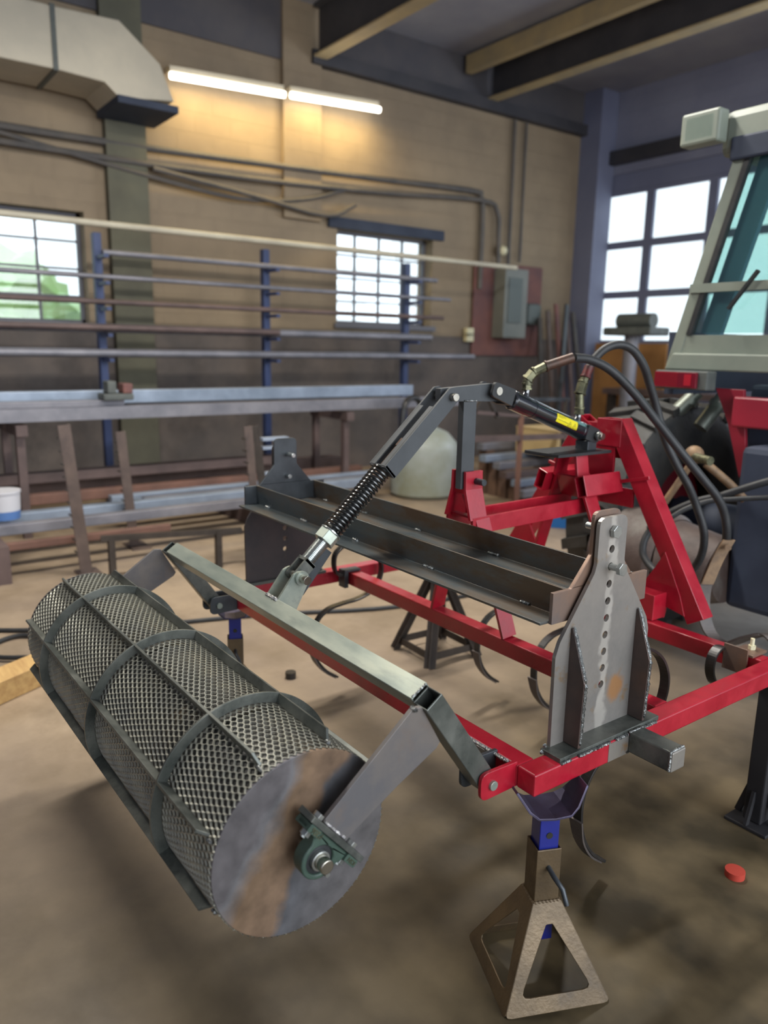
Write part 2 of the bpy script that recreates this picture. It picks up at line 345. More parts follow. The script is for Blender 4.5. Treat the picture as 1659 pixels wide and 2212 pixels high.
def strip(bm, pts, wv, t, side_w):
    """flat bar bent along pts; wv = width direction, side_w width (or list), t thickness"""
    pts = [V(p) for p in pts]; wv = V(wv).normalized(); n = len(pts); rings = []
    for i, p in enumerate(pts):
        tg = (pts[min(i+1, n-1)]-pts[max(i-1, 0)]).normalized(); nn = tg.cross(wv).normalized()
        ww = side_w[i] if isinstance(side_w, (list, tuple)) else side_w
        rings.append([bm.verts.new(p + wv*a*ww/2 + nn*b*t/2) for a, b in ((-1, -1), (1, -1), (1, 1), (-1, 1))])
    for a, b in zip(rings, rings[1:]):
        for k in range(4): bm.faces.new((a[k], a[(k+1) % 4], b[(k+1) % 4], b[k]))
    bm.faces.new(rings[0][::-1]); bm.faces.new(rings[-1])
def smooth_path(pts, n=8):
    P = [V(p) for p in pts]; P = [P[0]*2-P[1]]+P+[P[-1]*2-P[-2]]; out = []
    for i in range(1, len(P)-2):
        for k in range(n):
            t = k/n; a, b, c, d = P[i-1], P[i], P[i+1], P[i+2]
            out.append(.5*((2*b)+(c-a)*t+(2*a-5*b+4*c-d)*t*t+(3*b-a-3*c+d)*t**3))
    out.append(P[-2]); return out
def circle2(cx, cy, r, n=18): return [(cx+r*math.cos(2*PI*i/n), cy+r*math.sin(2*PI*i/n)) for i in range(n)]
def rounded(pts, rad, n=5):
    """round the corners of a 2D polygon; rad number or list"""
    out = []; m = len(pts)
    for i, p in enumerate(pts):
        r = rad[i] if isinstance(rad, (list, tuple)) else rad
        p = V(p); a = V(pts[i-1]); b = V(pts[(i+1) % m])
        if r <= 0: out.append(tuple(p)); continue
        da = (a-p).normalized(); db = (b-p).normalized(); ang = da.angle(db); L_ = min(r/math.tan(ang/2), (a-p).length*.49, (b-p).length*.49)
        s = p+da*L_; e = p+db*L_
        for k in range(n+1):
            t = k/n; out.append(tuple((1-t)**2*s + 2*t*(1-t)*p + t*t*e))
    return out
def plate(bm, outer, holes, f3, t):
    """2D outline with holes -> solid; f3(u,v,w) gives the 3D point, w in 0..t"""
    tmp = bmesh.new(); loops = []
    for lp in [outer]+list(holes):
        vs = [tmp.verts.new((a, b, 0)) for a, b in lp]; es = [tmp.edges.new((vs[i], vs[(i+1) % len(vs)])) for i in range(len(vs))]
        loops.append((vs, es))
    bmesh.ops.triangle_fill(tmp, edges=[e for _, es in loops for e in es], use_beauty=True)
    tmp.verts.index_update()
    base = [bm.verts.new(f3(v.co.x, v.co.y, 0)) for v in tmp.verts]; top = [bm.verts.new(f3(v.co.x, v.co.y, t)) for v in tmp.verts]
    for f in tmp.faces:
        ids = [v.index for v in f.verts]
        bm.faces.new([base[i] for i in ids]); bm.faces.new([top[i] for i in ids[::-1]])
    for vs, _ in loops:
        ids = [v.index for v in vs]; n = len(ids)
        for i in range(n):
            a, b = ids[i], ids[(i+1) % n]; bm.faces.new((base[b], base[a], top[a], top[b]))
    tmp.free()
def yz(x0): return lambda u, v, w_: V((x0+w_, u, v))
def xz(y0): return lambda u, v, w_: V((u, y0+w_, v))
def xy(z0): return lambda u, v, w_: V((u, v, z0+w_))
def hexa(bm, p0, p1, r, rot=0):
    p0 = V(p0); p1 = V(p1); d, u, s = frame(p1-p0, (0, 0, 1))
    A = [bm.verts.new(p0+(u*math.cos(rot+PI/3*i)+s*math.sin(rot+PI/3*i))*r) for i in range(6)]
    B = [bm.verts.new(p1+(u*math.cos(rot+PI/3*i)+s*math.sin(rot+PI/3*i))*r) for i in range(6)]
    for i in range(6): bm.faces.new((A[i], A[(i+1) % 6], B[(i+1) % 6], B[i]))
    bm.faces.new(A[::-1]); bm.faces.new(B)
def weldbead(p0, p1, r, parent, m='weld', n=None, seed=0):
    rnd = random.Random(seed+int(abs(p0[1]*1000))); p0 = V(p0); p1 = V(p1); L_ = (p1-p0).length
    n = n or max(6, int(L_/(r*.5))); bm = NB(); pts = [p0.lerp(p1, i/n)+V((rnd.uniform(-1, 1), rnd.uniform(-1, 1), rnd.uniform(-1, 1)))*r*.15 for i in range(n+1)]
    sweep(bm, pts, r, 6, rfun=lambda i: r*(.78+.3*(i % 2)+rnd.uniform(-.1, .1))*(.5 if i in (0, n) else 1))
    return obj('weld_bead', bm, m, parent, smooth=True)
def text_part(s, size, M, m, parent, depth=.0006, name='lettering'):
    cu = bpy.data.curves.new('t', 'FONT'); cu.body = s; cu.size = size; cu.extrude = depth; cu.align_x = 'CENTER'; cu.align_y = 'CENTER'
    to = bpy.data.objects.new('t', cu); COL.objects.link(to); bpy.context.view_layer.update()
    me = bpy.data.meshes.new_from_object(to.evaluated_get(bpy.context.evaluated_depsgraph_get()))
    bpy.data.objects.remove(to); bm = NB(); bm.from_mesh(me); bmesh.ops.transform(bm, matrix=M, verts=bm.verts)
    return obj(name, bm, m, parent, normals=False)
def basis(o, ex, ey, ez):
    ex, ey, ez = V(ex), V(ey), V(ez)
    return Matrix(((ex.x, ey.x, ez.x, o[0]), (ex.y, ey.y, ez.y, o[1]), (ex.z, ey.z, ez.z, o[2]), (0, 0, 0, 1)))

# ================================================================== THE ROOM
WX, WY, CZ = -8.0, 9.66, 5.1
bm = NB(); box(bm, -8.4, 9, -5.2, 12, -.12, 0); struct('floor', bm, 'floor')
# back wall, with two window openings
W1 = (.20, 2.25, 1.68, 2.72); W2 = (5.14, 6.60, 1.78, 2.86)
bm = NB(); plate(bm, [(-5.0, 0), (WY+.3, 0), (WY+.3, CZ), (-5.0, CZ)], [[(a, c), (b, c), (b, d), (a, d)] for a, b, c, d in (W1, W2)], yz(WX-.3), .3)
struct('wall_back', bm, 'wall_paint')
# right wall with the sectional door opening
DX0, DX1, DZ = -7.95, -3.0, 4.0
bm = NB(); plate(bm, [(-8.3, 0), (4.6, 0), (4.6, CZ), (-8.3, CZ)], [[(DX0, .02), (DX1, .02), (DX1, DZ), (DX0, DZ)]], xz(WY), .3)
struct('wall_right', bm, 'end_wall')
bm = NB(); box(bm, -8.3, 4.6, -5.3, -5.0, 0, CZ); struct('wall_left', bm, 'end_wall')
bm = NB(); box(bm, -8.3, 4.6, -5.3, WY+.3, CZ, CZ+.15); struct('ceiling', bm, 'ceiling')
# pilasters and ledger
bm = NB(); box(bm, WX, WX+.1, 2.47, 2.86, 0, CZ); struct('trim_1', bm, 'pilaster')
bm = NB(); box(bm, WX, WX+.07, 4.40, 4.88, 2.9, CZ); struct('trim_2', bm, 'wall_paint')
bm = NB(); box(bm, WX, WX+.12, 4.75, WY, 4.52, 4.66); struct('trim_3', bm, 'beam')
bm = NB(); box(bm, WX, WX+.35, WY-.35, WY, 0, CZ); struct('trim_4', bm, 'door_panel')
bm = NB(); box(bm, WX+.35, 2, WY-.12, WY, 4.12, 4.3); struct('trim_5', bm, 'beam')
bm = NB(); box(bm, WX, WX+.012, -5.0, WY-.35, 0, 1.66); struct('wall_lower_band', bm, 'wall_lower_band')  # thin darker sheet over the lower wall
bm = NB(); box(bm, WX+.012, WX+.03, -5.0, 4.75, 4.5, CZ); box(bm, WX+.012, WX+.03, 4.9, WY-.35, 4.66, CZ); struct('wall_upper_shade', bm, 'upper_shade')  # dark sheets put in for the dimmer light high on the wall
# ceiling beams running towards the camera
for i, (y, z0, z1, mf) in enumerate(((4.75, 4.60, 5.08, 'flange'), (7.35, 4.66, 5.08, 'flange'), (2.1, 4.62, 5.08, 'beam'))):
    bm = NB(); box(bm, WX+.12, 4, y+.07, y+.09, z0, z1-.01); box(bm, WX+.12, 4, y, y+.16, z1-.02, z1+.01)
    o = struct('trim_%d' % (6+i), bm, 'beam'); bm = NB(); box(bm, WX+.12, 4, y, y+.17, z0-.02, z0); obj('bottom_flange', bm, mf, o)
bm = NB(); box(bm, WX+.12, 4, 6.95, 7.05, 4.86, 5.06); struct('trim_9', bm, 'flange')

def window(n, y0, y1, z0, z1, cols, rows, lab):
    r = bpy.data.objects.new('window_%d' % n, None); link(r); r['kind'] = 'structure'; r.location = (WX, (y0+y1)/2, z0); r['_o'] = tuple(r.location)
    bm = NB(); t = .035
    for a, b, c, d in ((y0, y1, z0, z0+t), (y0, y1, z1-t, z1), (y0, y0+t, z0, z1), (y1-t, y1, z0, z1)): box(bm, WX-.2, WX-.15, a, b, c, d)
    obj('window_frame', bm, 'sash', r)
    for i in range(1, cols):
        y = y0+(y1-y0)*i/cols; bm = NB(); box(bm, WX-.19, WX-.16, y-.012, y+.012, z0+t, z1-t); obj('glazing_bar', bm, 'sash', r)
    for j in range(1, rows):
        z = z0+(z1-z0)*j/rows; bm = NB(); box(bm, WX-.185, WX-.165, y0+t, y1-t, z-.01, z+.01); obj('glazing_bar', bm, 'sash', r)
    for i in range(cols):
        for j in range(rows):
            a = y0+(y1-y0)*i/cols; b = y0+(y1-y0)*(i+1)/cols; c = z0+(z1-z0)*j/rows; d = z0+(z1-z0)*(j+1)/rows
            bm = NB(); box(bm, WX-.178, WX-.174, a+.012, b-.012, c+.01, d-.01); obj('pane', bm, 'pane_glass', r)
    bm = NB(); box(bm, WX-.2, WX+.05, y0-.05, y1+.05, z0-.06, z0); obj('window_sill', bm, 'sash', r)
    return r
window(1, *W1, 5, 4, '')
window(2, *W2, 4, 4, '')
bm = NB(); box(bm, WX, WX+.05, 5.0, 6.75, 2.86, 2.98); obj('lintel', bm, 'dark_machine')['kind'] = 'structure'

# sectional door
door = bpy.data.objects.new('door_1', None); link(door); door['kind'] = 'structure'; door.location = (-5.4, WY, 0); door['_o'] = (-5.4, WY, 0)
rows = [(.02, .55), (.55, 1.1), (1.1, 1.62), (1.62, 2.32), (2.32, 3.02), (3.02, 3.76), (3.76, 4.0)]
for k, (a, b) in enumerate(rows):
    if k in (3, 4, 5):
        x = DX0; cells = []
        while x < DX1-.2:
            cells.append((x+.065, min(x+.885, DX1-.065))); x += .95
        bm = NB(); plate(bm, [(DX0, a), (DX1, a), (DX1, b), (DX0, b)], [[(c0, a+.05), (c1, a+.05), (c1, b-.05), (c0, b-.05)] for c0, c1 in cells], xz(WY+.02), .05)
        s = obj('door_panel', bm, 'door_panel', door)
        for c0, c1 in cells:
            bm = NB(); box(bm, c0, c1, WY+.04, WY+.045, a+.05, b-.05); obj('pane', bm, 'pane_glass', s)
    else:
        bm = NB(); box(bm, DX0, DX1, WY+.02, WY+.07, a+.004, b-.004); obj('door_panel', bm, 'door_panel', door)
# outside: yard and a hedge seen through the left window
bm = NB(); box(bm, -40, -8.45, -20, 30, -.3, -.15); struct('yard', bm, 'asphalt')
def bush(name, loc, r, lab, seed):
    rnd = random.Random(seed); bm = NB(); bmesh.ops.create_icosphere(bm, subdivisions=4, radius=r)
    for v in bm.verts:
        n = v.co.normalized(); v.co += n*rnd.uniform(-.16, .16)*r; v.co.z *= 1.1
    me_o = obj(name, bm, 'leaf', local=True); me_o.location = loc
    return me_o
for i, (y, z, r) in enumerate(((-2.4, 1.0, 1.8), (2.0, .8, 1.7))):
    o = bush('bush', (-12.5, y, z), r, '', i)
    tag(o, ('green bush outside the left window, the left one of two', 'green bush outside the left window, the right one of two')[i], 'bush')

# ================================================================== DRUM ROLLER
X0 = -1.19; RC = V((X0, .6892, .5214)); yw, pt = math.radians(.82), math.radians(-.45)
RA = V((math.cos(yw)*math.cos(pt), math.sin(yw)*math.cos(pt), math.sin(pt)))
N1 = V((0, 0, 1)).cross(RA).normalized(); N2 = RA.cross(N1)
RD, RB, RL = .198, .2245, 1.42
def rp(s, r, th): return RC + RA*s + (N1*math.cos(th)+N2*math.sin(th))*r
roller = thing('drum_roller', 'cylindrical soil roller wrapped in expanded metal with flat bars, front left', 'roller', (X0-.7, .69, .32))
bm = NB(); cyl(bm, RC-RA*.008, RC+RA*0, RD, 96); o = obj('end_disc', bm, 'drum_plate', roller, label='brown and blue grey round steel end plate', bevel=.0012, smooth=True)
bm = NB(); cyl(bm, RC-RA*RL, RC-RA*(RL-.008), RD, 96); obj('end_disc', bm, 'drum_plate', roller, smooth=True)
bm = NB(); cyl(bm, RC-RA*(RL-.01), RC-RA*.01, .055, 24); obj('core_pipe', bm, 'mill_steel', roller, smooth=True)
bm = NB(); cyl(bm, RC-RA*.02, RC+RA*.092, .0148, 32); o = obj('shaft', bm, 'polished', roller, label='polished round shaft end', bevel=.0015, smooth=True)
bm = NB(); cyl(bm, RC-RA*(RL+.09), RC-RA*(RL-.02), .0148, 24); obj('shaft', bm, 'polished', roller, smooth=True)
bm = NB(); cyl(bm, RC-RA*(RL-.01), RC-RA*.010, RD-.011, 96, caps=False); obj('inner_drum', bm, 'drum_core', roller, label='dark sheet steel drum under the mesh', smooth=True)
# expanded metal
def expanded():
    na, nc = 44, 84; a = RL/na; verts = []; faces = []
    def strand(s0, t0, s1, t1, wd, h0, h1):
        # quad prism between two surface points; tangential width wd, radial from h0 to h1
        p = []
        for s, t in ((s0, t0), (s1, t1)):
            q = RC - RA*s; rad = N1*math.cos(t)+N2*math.sin(t); tan = -N1*math.sin(t)+N2*math.cos(t); p.append((q, rad, tan))
        dirv = ((p[1][0]+p[1][1]*RD)-(p[0][0]+p[0][1]*RD)).normalized()
        b = len(verts)
        for q, rad, tan in p:
            sd = dirv.cross(rad).normalized()*wd/2
            lean = tan*.0012
            for e, h in ((-1, h0), (1, h0), (1, h1), (-1, h1)):
                verts.append(tuple(q+rad*(RD+h)+sd*e+lean*(1 if h == h1 else -1)))
        for k in range(4): faces.append((b+k, b+(k+1) % 4, b+4+(k+1) % 4, b+4+k))
    dt = 2*PI/nc/2; e = .0036
    for j in range(2*nc):
        t = j*dt; off = (j % 2)*.5
        for i in range(na):
            s = (i+off)*a
            if s > RL: continue
            strand(max(0, s-e), t, min(RL, s+e), t, .0019, -.0012, .0024)
            for d in (-.5, .5):
                s2 = s+d*a
                if s2 < 0 or s2 > RL: continue
                sg = 1 if d > 0 else -1
                strand(s+sg*e, t, s2-sg*e, t+dt, .0016, -.0012, .0022)
    me = bpy.data.meshes.new('expanded_mesh'); off = V(roller['_o'])
    me.from_pydata([tuple(V(v)-off) for v in verts], [], faces); me.materials.append(MATS['mesh_steel'])
    o = bpy.data.objects.new('expanded_mesh', me); link(o, roller); o['kind'] = 'stuff'
expanded()
for s in (.243, .7, 1.158):
    bm = NB(); ringsec(bm, RC-RA*(s+.0032), RC-RA*(s-.0032), RB, RD+.002, 96)
    obj('ring_band', bm, 'mill_steel', roller, bevel=.0008, smooth=True)
for k in range(8):
    th = math.radians(22.6+45*k); bm = NB()
    p = [( .028, RD+.003), (.044, RB), (RL-.04, RB), (RL-.02, RD+.003)]
    tv = -N1*math.sin(th)+N2*math.cos(th)
    A = [bm.verts.new(rp(-s, r, th)-tv*.0032) for s, r in p]; B = [bm.verts.new(rp(-s, r, th)+tv*.0032) for s, r in p]
    bm.faces.new(A); bm.faces.new(B[::-1])
    for i in range(4): bm.faces.new((A[i], A[(i+1) % 4], B[(i+1) % 4], B[i]))
    obj('cleat_bar', bm, 'mill_steel', roller, bevel=.0009)
for k in range(8):
    th = math.radians(22.6+45*k+2)
    weldbead(rp(-.012, RD+.004, th), rp(-.03, RD+.006, th), .0045, roller, n=4, seed=k)
# tack beads round the rim of the disc
bm = NB(); rnd = random.Random(3)
for k in range(46):
    th = 2*PI*k/46+rnd.uniform(-.02, .02)
    bmesh.ops.create_icosphere(bm, subdivisions=1, radius=rnd.uniform(.0012, .0026), matrix=Matrix.Translation(rp(-.004, RD+.0015, th)))
obj('rim_tack_welds', bm, 'mesh_steel', roller, kind='stuff')

# ---------------------------------------------------------------- pillow block bearings
E1 = V((0, .645, -.764)).normalized(); E2 = V((0, .764, .645)).normalized(); EX = V((1, 0, 0))
def bearing(xc, label, near):
    c = RC + RA*((xc-X0)/RA.x)
    def q(a, b, x): return V((xc+x, c.y, c.z))+E1*a+E2*b
    t = thing('pillow_block_bearing', label, 'bearing', tuple(q(0, .043, 0)), 'pillow block bearings of the drum')
    # housing outline in (a,b)
    out = []
    for k in range(25):
        an = PI + PI*k/24; out.append((.041*math.cos(an), .041*math.sin(an)))
    out = [(-.0825, .043), (-.0825, .028), (-.05, .026), (-.041, .012)] + [(.041*math.cos(PI+PI*k/24), .041*math.sin(PI+PI*k/24)) for k in range(25)] + [(.041, .012), (.05, .026), (.0825, .028), (.0825, .043)]
    bm = NB(); plate(bm, out, [circle2(0, 0, .030, 32)], lambda u, v, w_: q(u, v, -.017+w_), .034)
    h = obj('housing', bm, 'cast_green', t, label='dark green cast housing', bevel=.003, smooth=True)
    for s in (-1, 1):
        bm = NB(); vs = box(bm, -.019, .019, -1, 1, -1, 1); bm.free(); bm = NB()
        plate(bm, rounded([(s*.047, .027), (s*.0825, .027), (s*.0825, .043), (s*.047, .043)][::s], .002, 2), [], lambda u, v, w_: q(u, v, -.0235+w_), .047)
        obj('foot', bm, 'cast_green', t, bevel=.002)
    bm = NB(); ringsec(bm, q(0, 0, -.016), q(0, 0, .012), .030, .021, 40); obj('outer_race', bm, 'black_satin', t, smooth=True)
    bm = NB(); ringsec(bm, q(0, 0, -.02), q(0, 0, .022), .0205, .0149, 40); obj('inner_collar', bm, 'zinc', t, bevel=.001, smooth=True)
    for s in (-1, 1):
        bm = NB(); hexa(bm, q(s*.0605, .027, 0), q(s*.0605, .016, 0), .0115); obj('nut', bm, 'zinc', t, bevel=.0008)
        bm = NB(); hexa(bm, q(s*.0605, .056, 0), q(s*.0605, .066, 0), .0115); obj('bolt_head', bm, 'zinc', t, bevel=.0008)
        bm = NB(); cyl(bm, q(s*.0605, .012, 0), q(s*.0605, .057, 0), .006, 12); obj('bolt_shank', bm, 'zinc', t)
    if near:
        bm = NB(); hexa(bm, q(.036, -.012, .012), q(.036, -.012, .024), .0055); obj('grease_fitting', bm, 'zinc', t)
        text_part('P206', .017, basis(q(-.058, .0352, .024), -E1, -E2, EX), 'fitting', t)
        text_part('KSN', .013, basis(q(.066, .0352, .024), -E1, -E2, EX), 'fitting', t)
    return t
bearing(-1.142, 'green pillow block bearing on the near end of the drum', True)
bearing(-2.652, 'green pillow block bearing on the far end of the drum', False)

# ================================================================== ROLLER ARM FRAME (bare steel)
af = thing('roller_arm_frame', 'bare steel hinged frame with square crossbar that carries the drum roller', 'frame', (-1.88, .98, .74))
U1 = V((0, -.571, .821)); W_ = V((0, .821, .571))
# cross tube
cc = V((0, .982, .7635))
bm = NB(); bar(bm, V((-2.598, 0, 0))+cc, V((-1.1745, 0, 0))+cc, .05, .05, U1, hollow=.004); obj('cross_tube', bm, 'bright_steel', af, bevel=.004)
for x, lab in ((-1.148, None), (-2.624, None)):
    top = V((x, .9685, .7775)); bot = top - U1*.302
    bm = NB(); bar(bm, top, bot, .05, .048, EX, hollow=.004); obj('hinge_arm', bm, 'mill_steel', af, bevel=.004)
    bm = NB(); cyl(bm, bot+U1*.012-EX*.026, bot+U1*.012+EX*.026, .02, 20); obj('pivot_sleeve', bm, 'mill_steel', af, smooth=True)
def arm_plate(x, tt):
    c = RC + RA*((x-X0)/RA.x); c = V((0, c.y, c.z))
    bl = c+E1*-.045+E2*.058; br = c+E1*.036+E2*.058
    pts = [(.922, .770), (.945, .768), (.999, .672), (.990, .660), (.886, .606), (br.y, br.z), (bl.y, bl.z)]
    bm = NB(); plate(bm, pts, [], yz(x-tt/2), tt); obj('drop_arm', bm, 'arm_steel', af, label='flat grey steel drop arm', bevel=.001)
    bm = NB()
    A = c+E1*-.09+E2*.0435; B = c+E1*.09+E2*.0435; t = .0125
    p0 = (A+B)/2+E2*t/2; bar(bm, A+E2*t/2+EX*x, B+E2*t/2+EX*x, .05, t, E2); obj('mounting_bar', bm, 'mill_steel', af, bevel=.0012)
    weldbead(bl+EX*(x+tt/2)+E2*.001, br+EX*(x+tt/2)+E2*.001, .0045, af, 'spatter_weld')
arm_plate(-1.142, .011); arm_plate(-2.652, .011)
weldbead((-1.172, .946, .775), (-1.172, .985, .797), .003, af)
weldbead((-1.15, .925, .768), (-1.128, .925, .768), .006, af)
# lower clevis for the spring link
bm = NB(); plate(bm, [(1.175, .915), (1.212, .886), (1.112, .768), (1.085, .763), (1.082, .80), (1.10, .84)], [], yz(-1.915), .007); obj('backing_plate', bm, 'dark_steel', af, bevel=.0008)
for x in (-1.902, -1.842):
    bm = NB(); plate(bm, rounded([(.985, .792), (1.045, .750), (1.062, .782), (1.092, .838), (1.066, .872), (1.040, .862)], [.002, .002, .01, .018, .018, .01]), [], yz(x-.004), .008)
    obj('clevis_plate', bm, 'bright_steel', af, bevel=.0008)
weldbead((-1.905, .985, .796), (-1.838, .985, .796), .006, af, 'spatter_weld')
bm = NB(); cyl(bm, (-1.925, 1.063, .849), (-1.800, 1.063, .849), .0125, 24); obj('clevis_pin', bm, 'polished', af, smooth=True, bevel=.001)
bm = NB(); ringsec(bm, (-1.838, 1.063, .849), (-1.828, 1.063, .849), .021, .0126, 24); obj('pin_collar', bm, 'bright_steel', af, smooth=True)

# ================================================================== SPRING LINK
sl = thing('spring_link', 'spring loaded top link with black coil spring and threaded rod', 'link', (-1.87, 1.334, 1.05))
PT = V((-1.87, 1.606, 1.352)); PB = V((-1.87, 1.063, .849)); DL = (PB-PT).normalized(); NL = V((0, -DL.z, DL.y))
for x in (-1.908, -1.832):
    out = []
    u0, u1, hw = -.03, .325, .027
    pts2 = rounded([(-.032, -.012), (-.012, -.027), (u1, -hw), (u1, hw), (-.012, .027), (-.032, .012)], [.012, .012, .003, .003, .012, .012])
    bm = NB(); plate(bm, pts2, [circle2(0, 0, .0128, 18)], lambda a, b, w_: V((x-.004+w_, PT.y, PT.z))+DL*a+NL*b, .008)
    obj('link_plate', bm, 'grey_paint', sl, bevel=.001)
    bm = NB(); sgn = 1 if x > -1.87 else -1
    bar(bm, V((x-sgn*.012, PT.y, PT.z))+DL*.07-NL*.025, V((x-sgn*.012, PT.y, PT.z))+DL*.322-NL*.025, .022, .004, NL); obj('link_flange', bm, 'grey_paint', sl)
bm = NB(); cyl(bm, (-1.925, PT.y, PT.z), (-1.808, PT.y, PT.z), .0125, 24); obj('link_pin', bm, 'polished', sl, bevel=.001, smooth=True)
L = lambda d: PT+DL*d
bm = NB(); cyl(bm, L(.215), L(.36), .0165, 24); cyl(bm, L(.205), L(.235), .022, 6); obj('sleeve', bm, 'brown_steel', sl, smooth=True)
bm = NB(); bar(bm, L(.318), L(.326), .084, .05, NL); obj('spring_seat', bm, 'grey_paint', sl)
bm = NB(); turns = 19; n = turns*20; s0, s1 = .325, .572
dd, uu, ss = frame(DL, (1, 0, 0))
sweep(bm, [L(s0+(s1-s0)*i/n)+(uu*math.cos(2*PI*turns*i/n)+ss*math.sin(2*PI*turns*i/n))*.0285 for i in range(n+1)], .0046, 7)
obj('coil_spring', bm, 'spring_black', sl, smooth=True)
bm = NB(); cyl(bm, L(.32), L(.6), .0145, 16); obj('inner_rod', bm, 'black_satin', sl, smooth=True)
bm = NB(); ringsec(bm, L(.574), L(.578), .034, .016, 32); obj('washer', bm, 'zinc', sl)
bm = NB(); hexa(bm, L(.578), L(.612), .034, .3); obj('hex_nut', bm, 'bright_steel', sl, label='large bare steel hex nut', bevel=.0015)
# threaded rod
bm = NB(); a0, a1 = .612, .688; nn = int((a1-a0)/.0012)
sweep(bm, [L(a0+(a1-a0)*i/nn) for i in range(nn+1)], .0215, 24, rfun=lambda i: .0215 if (i % 4) in (0, 1) else .0192)
obj('threaded_rod', bm, 'zinc', sl, label='bright threaded rod')
for x in (-1.889, -1.851):
    bm = NB(); plate(bm, rounded([(.686, -.020), (.756, -.020), (.756, .020), (.686, .020)], [.001, .014, .014, .001]), [circle2(.740, 0, .0127, 16)], lambda a, b, w_: V((x-.004+w_, PT.y, PT.z))+DL*a+NL*b, .008)
    obj('fork_plate', bm, 'mill_steel', sl, bevel=.0008)
bm = NB(); bar(bm, L(.684), L(.694), .046, .04, NL); obj('fork_bridge', bm, 'mill_steel', sl)
weldbead(L(.689)+V((.018, 0, 0))-NL*.018, L(.689)+V((.018, 0, 0))+NL*.018, .004, sl)

# ================================================================== BELL CRANK
bc = thing('bell_crank', 'dark grey flat bar rocker on an upright mast above the red clevis', 'rocker', (-1.87, 1.72, 1.04))
bm = NB(); plate(bm, [(1.682, 1.045), (1.738, 1.045), (1.738, 1.336), (1.682, 1.336)], [], yz(-1.883), .026); obj('mast', bm, 'grey_paint', bc, bevel=.001)
bm = NB(); plate(bm, [(1.582, 1.337), (1.80, 1.331), (1.845, 1.331), (1.845, 1.388), (1.80, 1.390), (1.582, 1.377)], [], yz(-1.883), .026); obj('rocker_arm', bm, 'grey_paint', bc, bevel=.001)
bm = NB(); cyl(bm, (-1.95, 1.735, 1.071), (-1.80, 1.735, 1.071), .011, 20); obj('pivot_pin', bm, 'dark_steel', bc, smooth=True, bevel=.001)
weldbead((-1.856, 1.682, 1.336), (-1.856, 1.738, 1.335), .003, bc)

# ================================================================== HYDRAULIC CYLINDER
hc = thing('hydraulic_cylinder', 'black glossy hydraulic cylinder with yellow warning label', 'cylinder', (-1.87, 2.08, 1.2))
CA = V((-1.87, 1.812, 1.3665)); CB = V((-1.87, 2.337, 1.191)); CD = (CB-CA).normalized(); CN = V((0, -CD.z, CD.y))
K = lambda d: CA+CD*d
for x in (-1.8985, -1.8355):
    bm = NB(); plate(bm, rounded([(-.028, -.024), (.075, -.028), (.075, .028), (-.028, .024)], [.014, .003, .003, .014]), [], lambda a, b, w_: V((x-.006+w_, CA.y, CA.z))+CD*a+CN*b, .012)
    obj('rod_clevis_plate', bm, 'black_satin', hc, bevel=.0015)
bm = NB(); bar(bm, K(.062), K(.078), .075, .055, CN); obj('clevis_bridge', bm, 'black_satin', hc, bevel=.002)
bm = NB(); cyl(bm, (-1.912, CA.y, CA.z), (-1.8275, CA.y, CA.z), .0135, 24); obj('rod_pin', bm, 'polished', hc, label='bright round pin head', smooth=True)
bm = NB(); cyl(bm, K(.075), K(.12), .016, 20); obj('piston_rod', bm, 'polished', hc, smooth=True)
bm = NB(); cyl(bm, K(.098), K(.104), .028, 32, .034); cyl(bm, K(.104), K(.175), .034, 40); obj('gland', bm, 'black_paint', hc, smooth=True, bevel=.001)
bm = NB(); cyl(bm, K(.175), K(.485), .0325, 48); obj('barrel', bm, 'black_paint', hc, smooth=True)
bm = NB(); ringsec(bm, K(.205), K(.211), .0338, .0325, 40); obj('barrel_groove', bm, 'black_paint', hc, smooth=True)
bm = NB(); cyl(bm, K(.485), K(.5), .0335, 40); obj('end_cap', bm, 'black_paint', hc, smooth=True, bevel=.001)
for x in (-1.895, -1.845):
    bm = NB(); plate(bm, rounded([(.498, -.028), (.575, -.026), (.575, .026), (.498, .028)], [.002, .022, .022, .002]), [], lambda a, b, w_: V((x-.008+w_, CA.y, CA.z))+CD*a+CN*b, .016)
    obj('base_clevis_plate', bm, 'black_satin', hc, bevel=.0015)
bm = NB(); cyl(bm, (-1.935, CB.y, CB.z), (-1.806, CB.y, CB.z), .0125, 24); obj('base_pin', bm, 'polished', hc, smooth=True, bevel=.001)
bm = NB(); cyl(bm, (-1.828, CB.y, CB.z), (-1.82, CB.y, CB.z), .0165, 24); obj('pin_washer', bm, 'zinc', hc, smooth=True)
bm = NB(); sweep(bm, [V((-1.93, 2.30, 1.235))+V((0, .013*math.cos(a), .017*math.sin(a))) for a in [i*2*PI/20 for i in range(18)]], .0016, 6); obj('retaining_clip', bm, 'zinc', hc, smooth=True)
# ports
for d in (.165, .462):
    p = K(d); bm = NB(); cyl(bm, p+CN*.028, p+CN*.042, .016, 24, .0125); cyl(bm, p+CN*.04, p+CN*.058, .0105, 8); obj('port', bm, 'black_paint', hc, smooth=True)
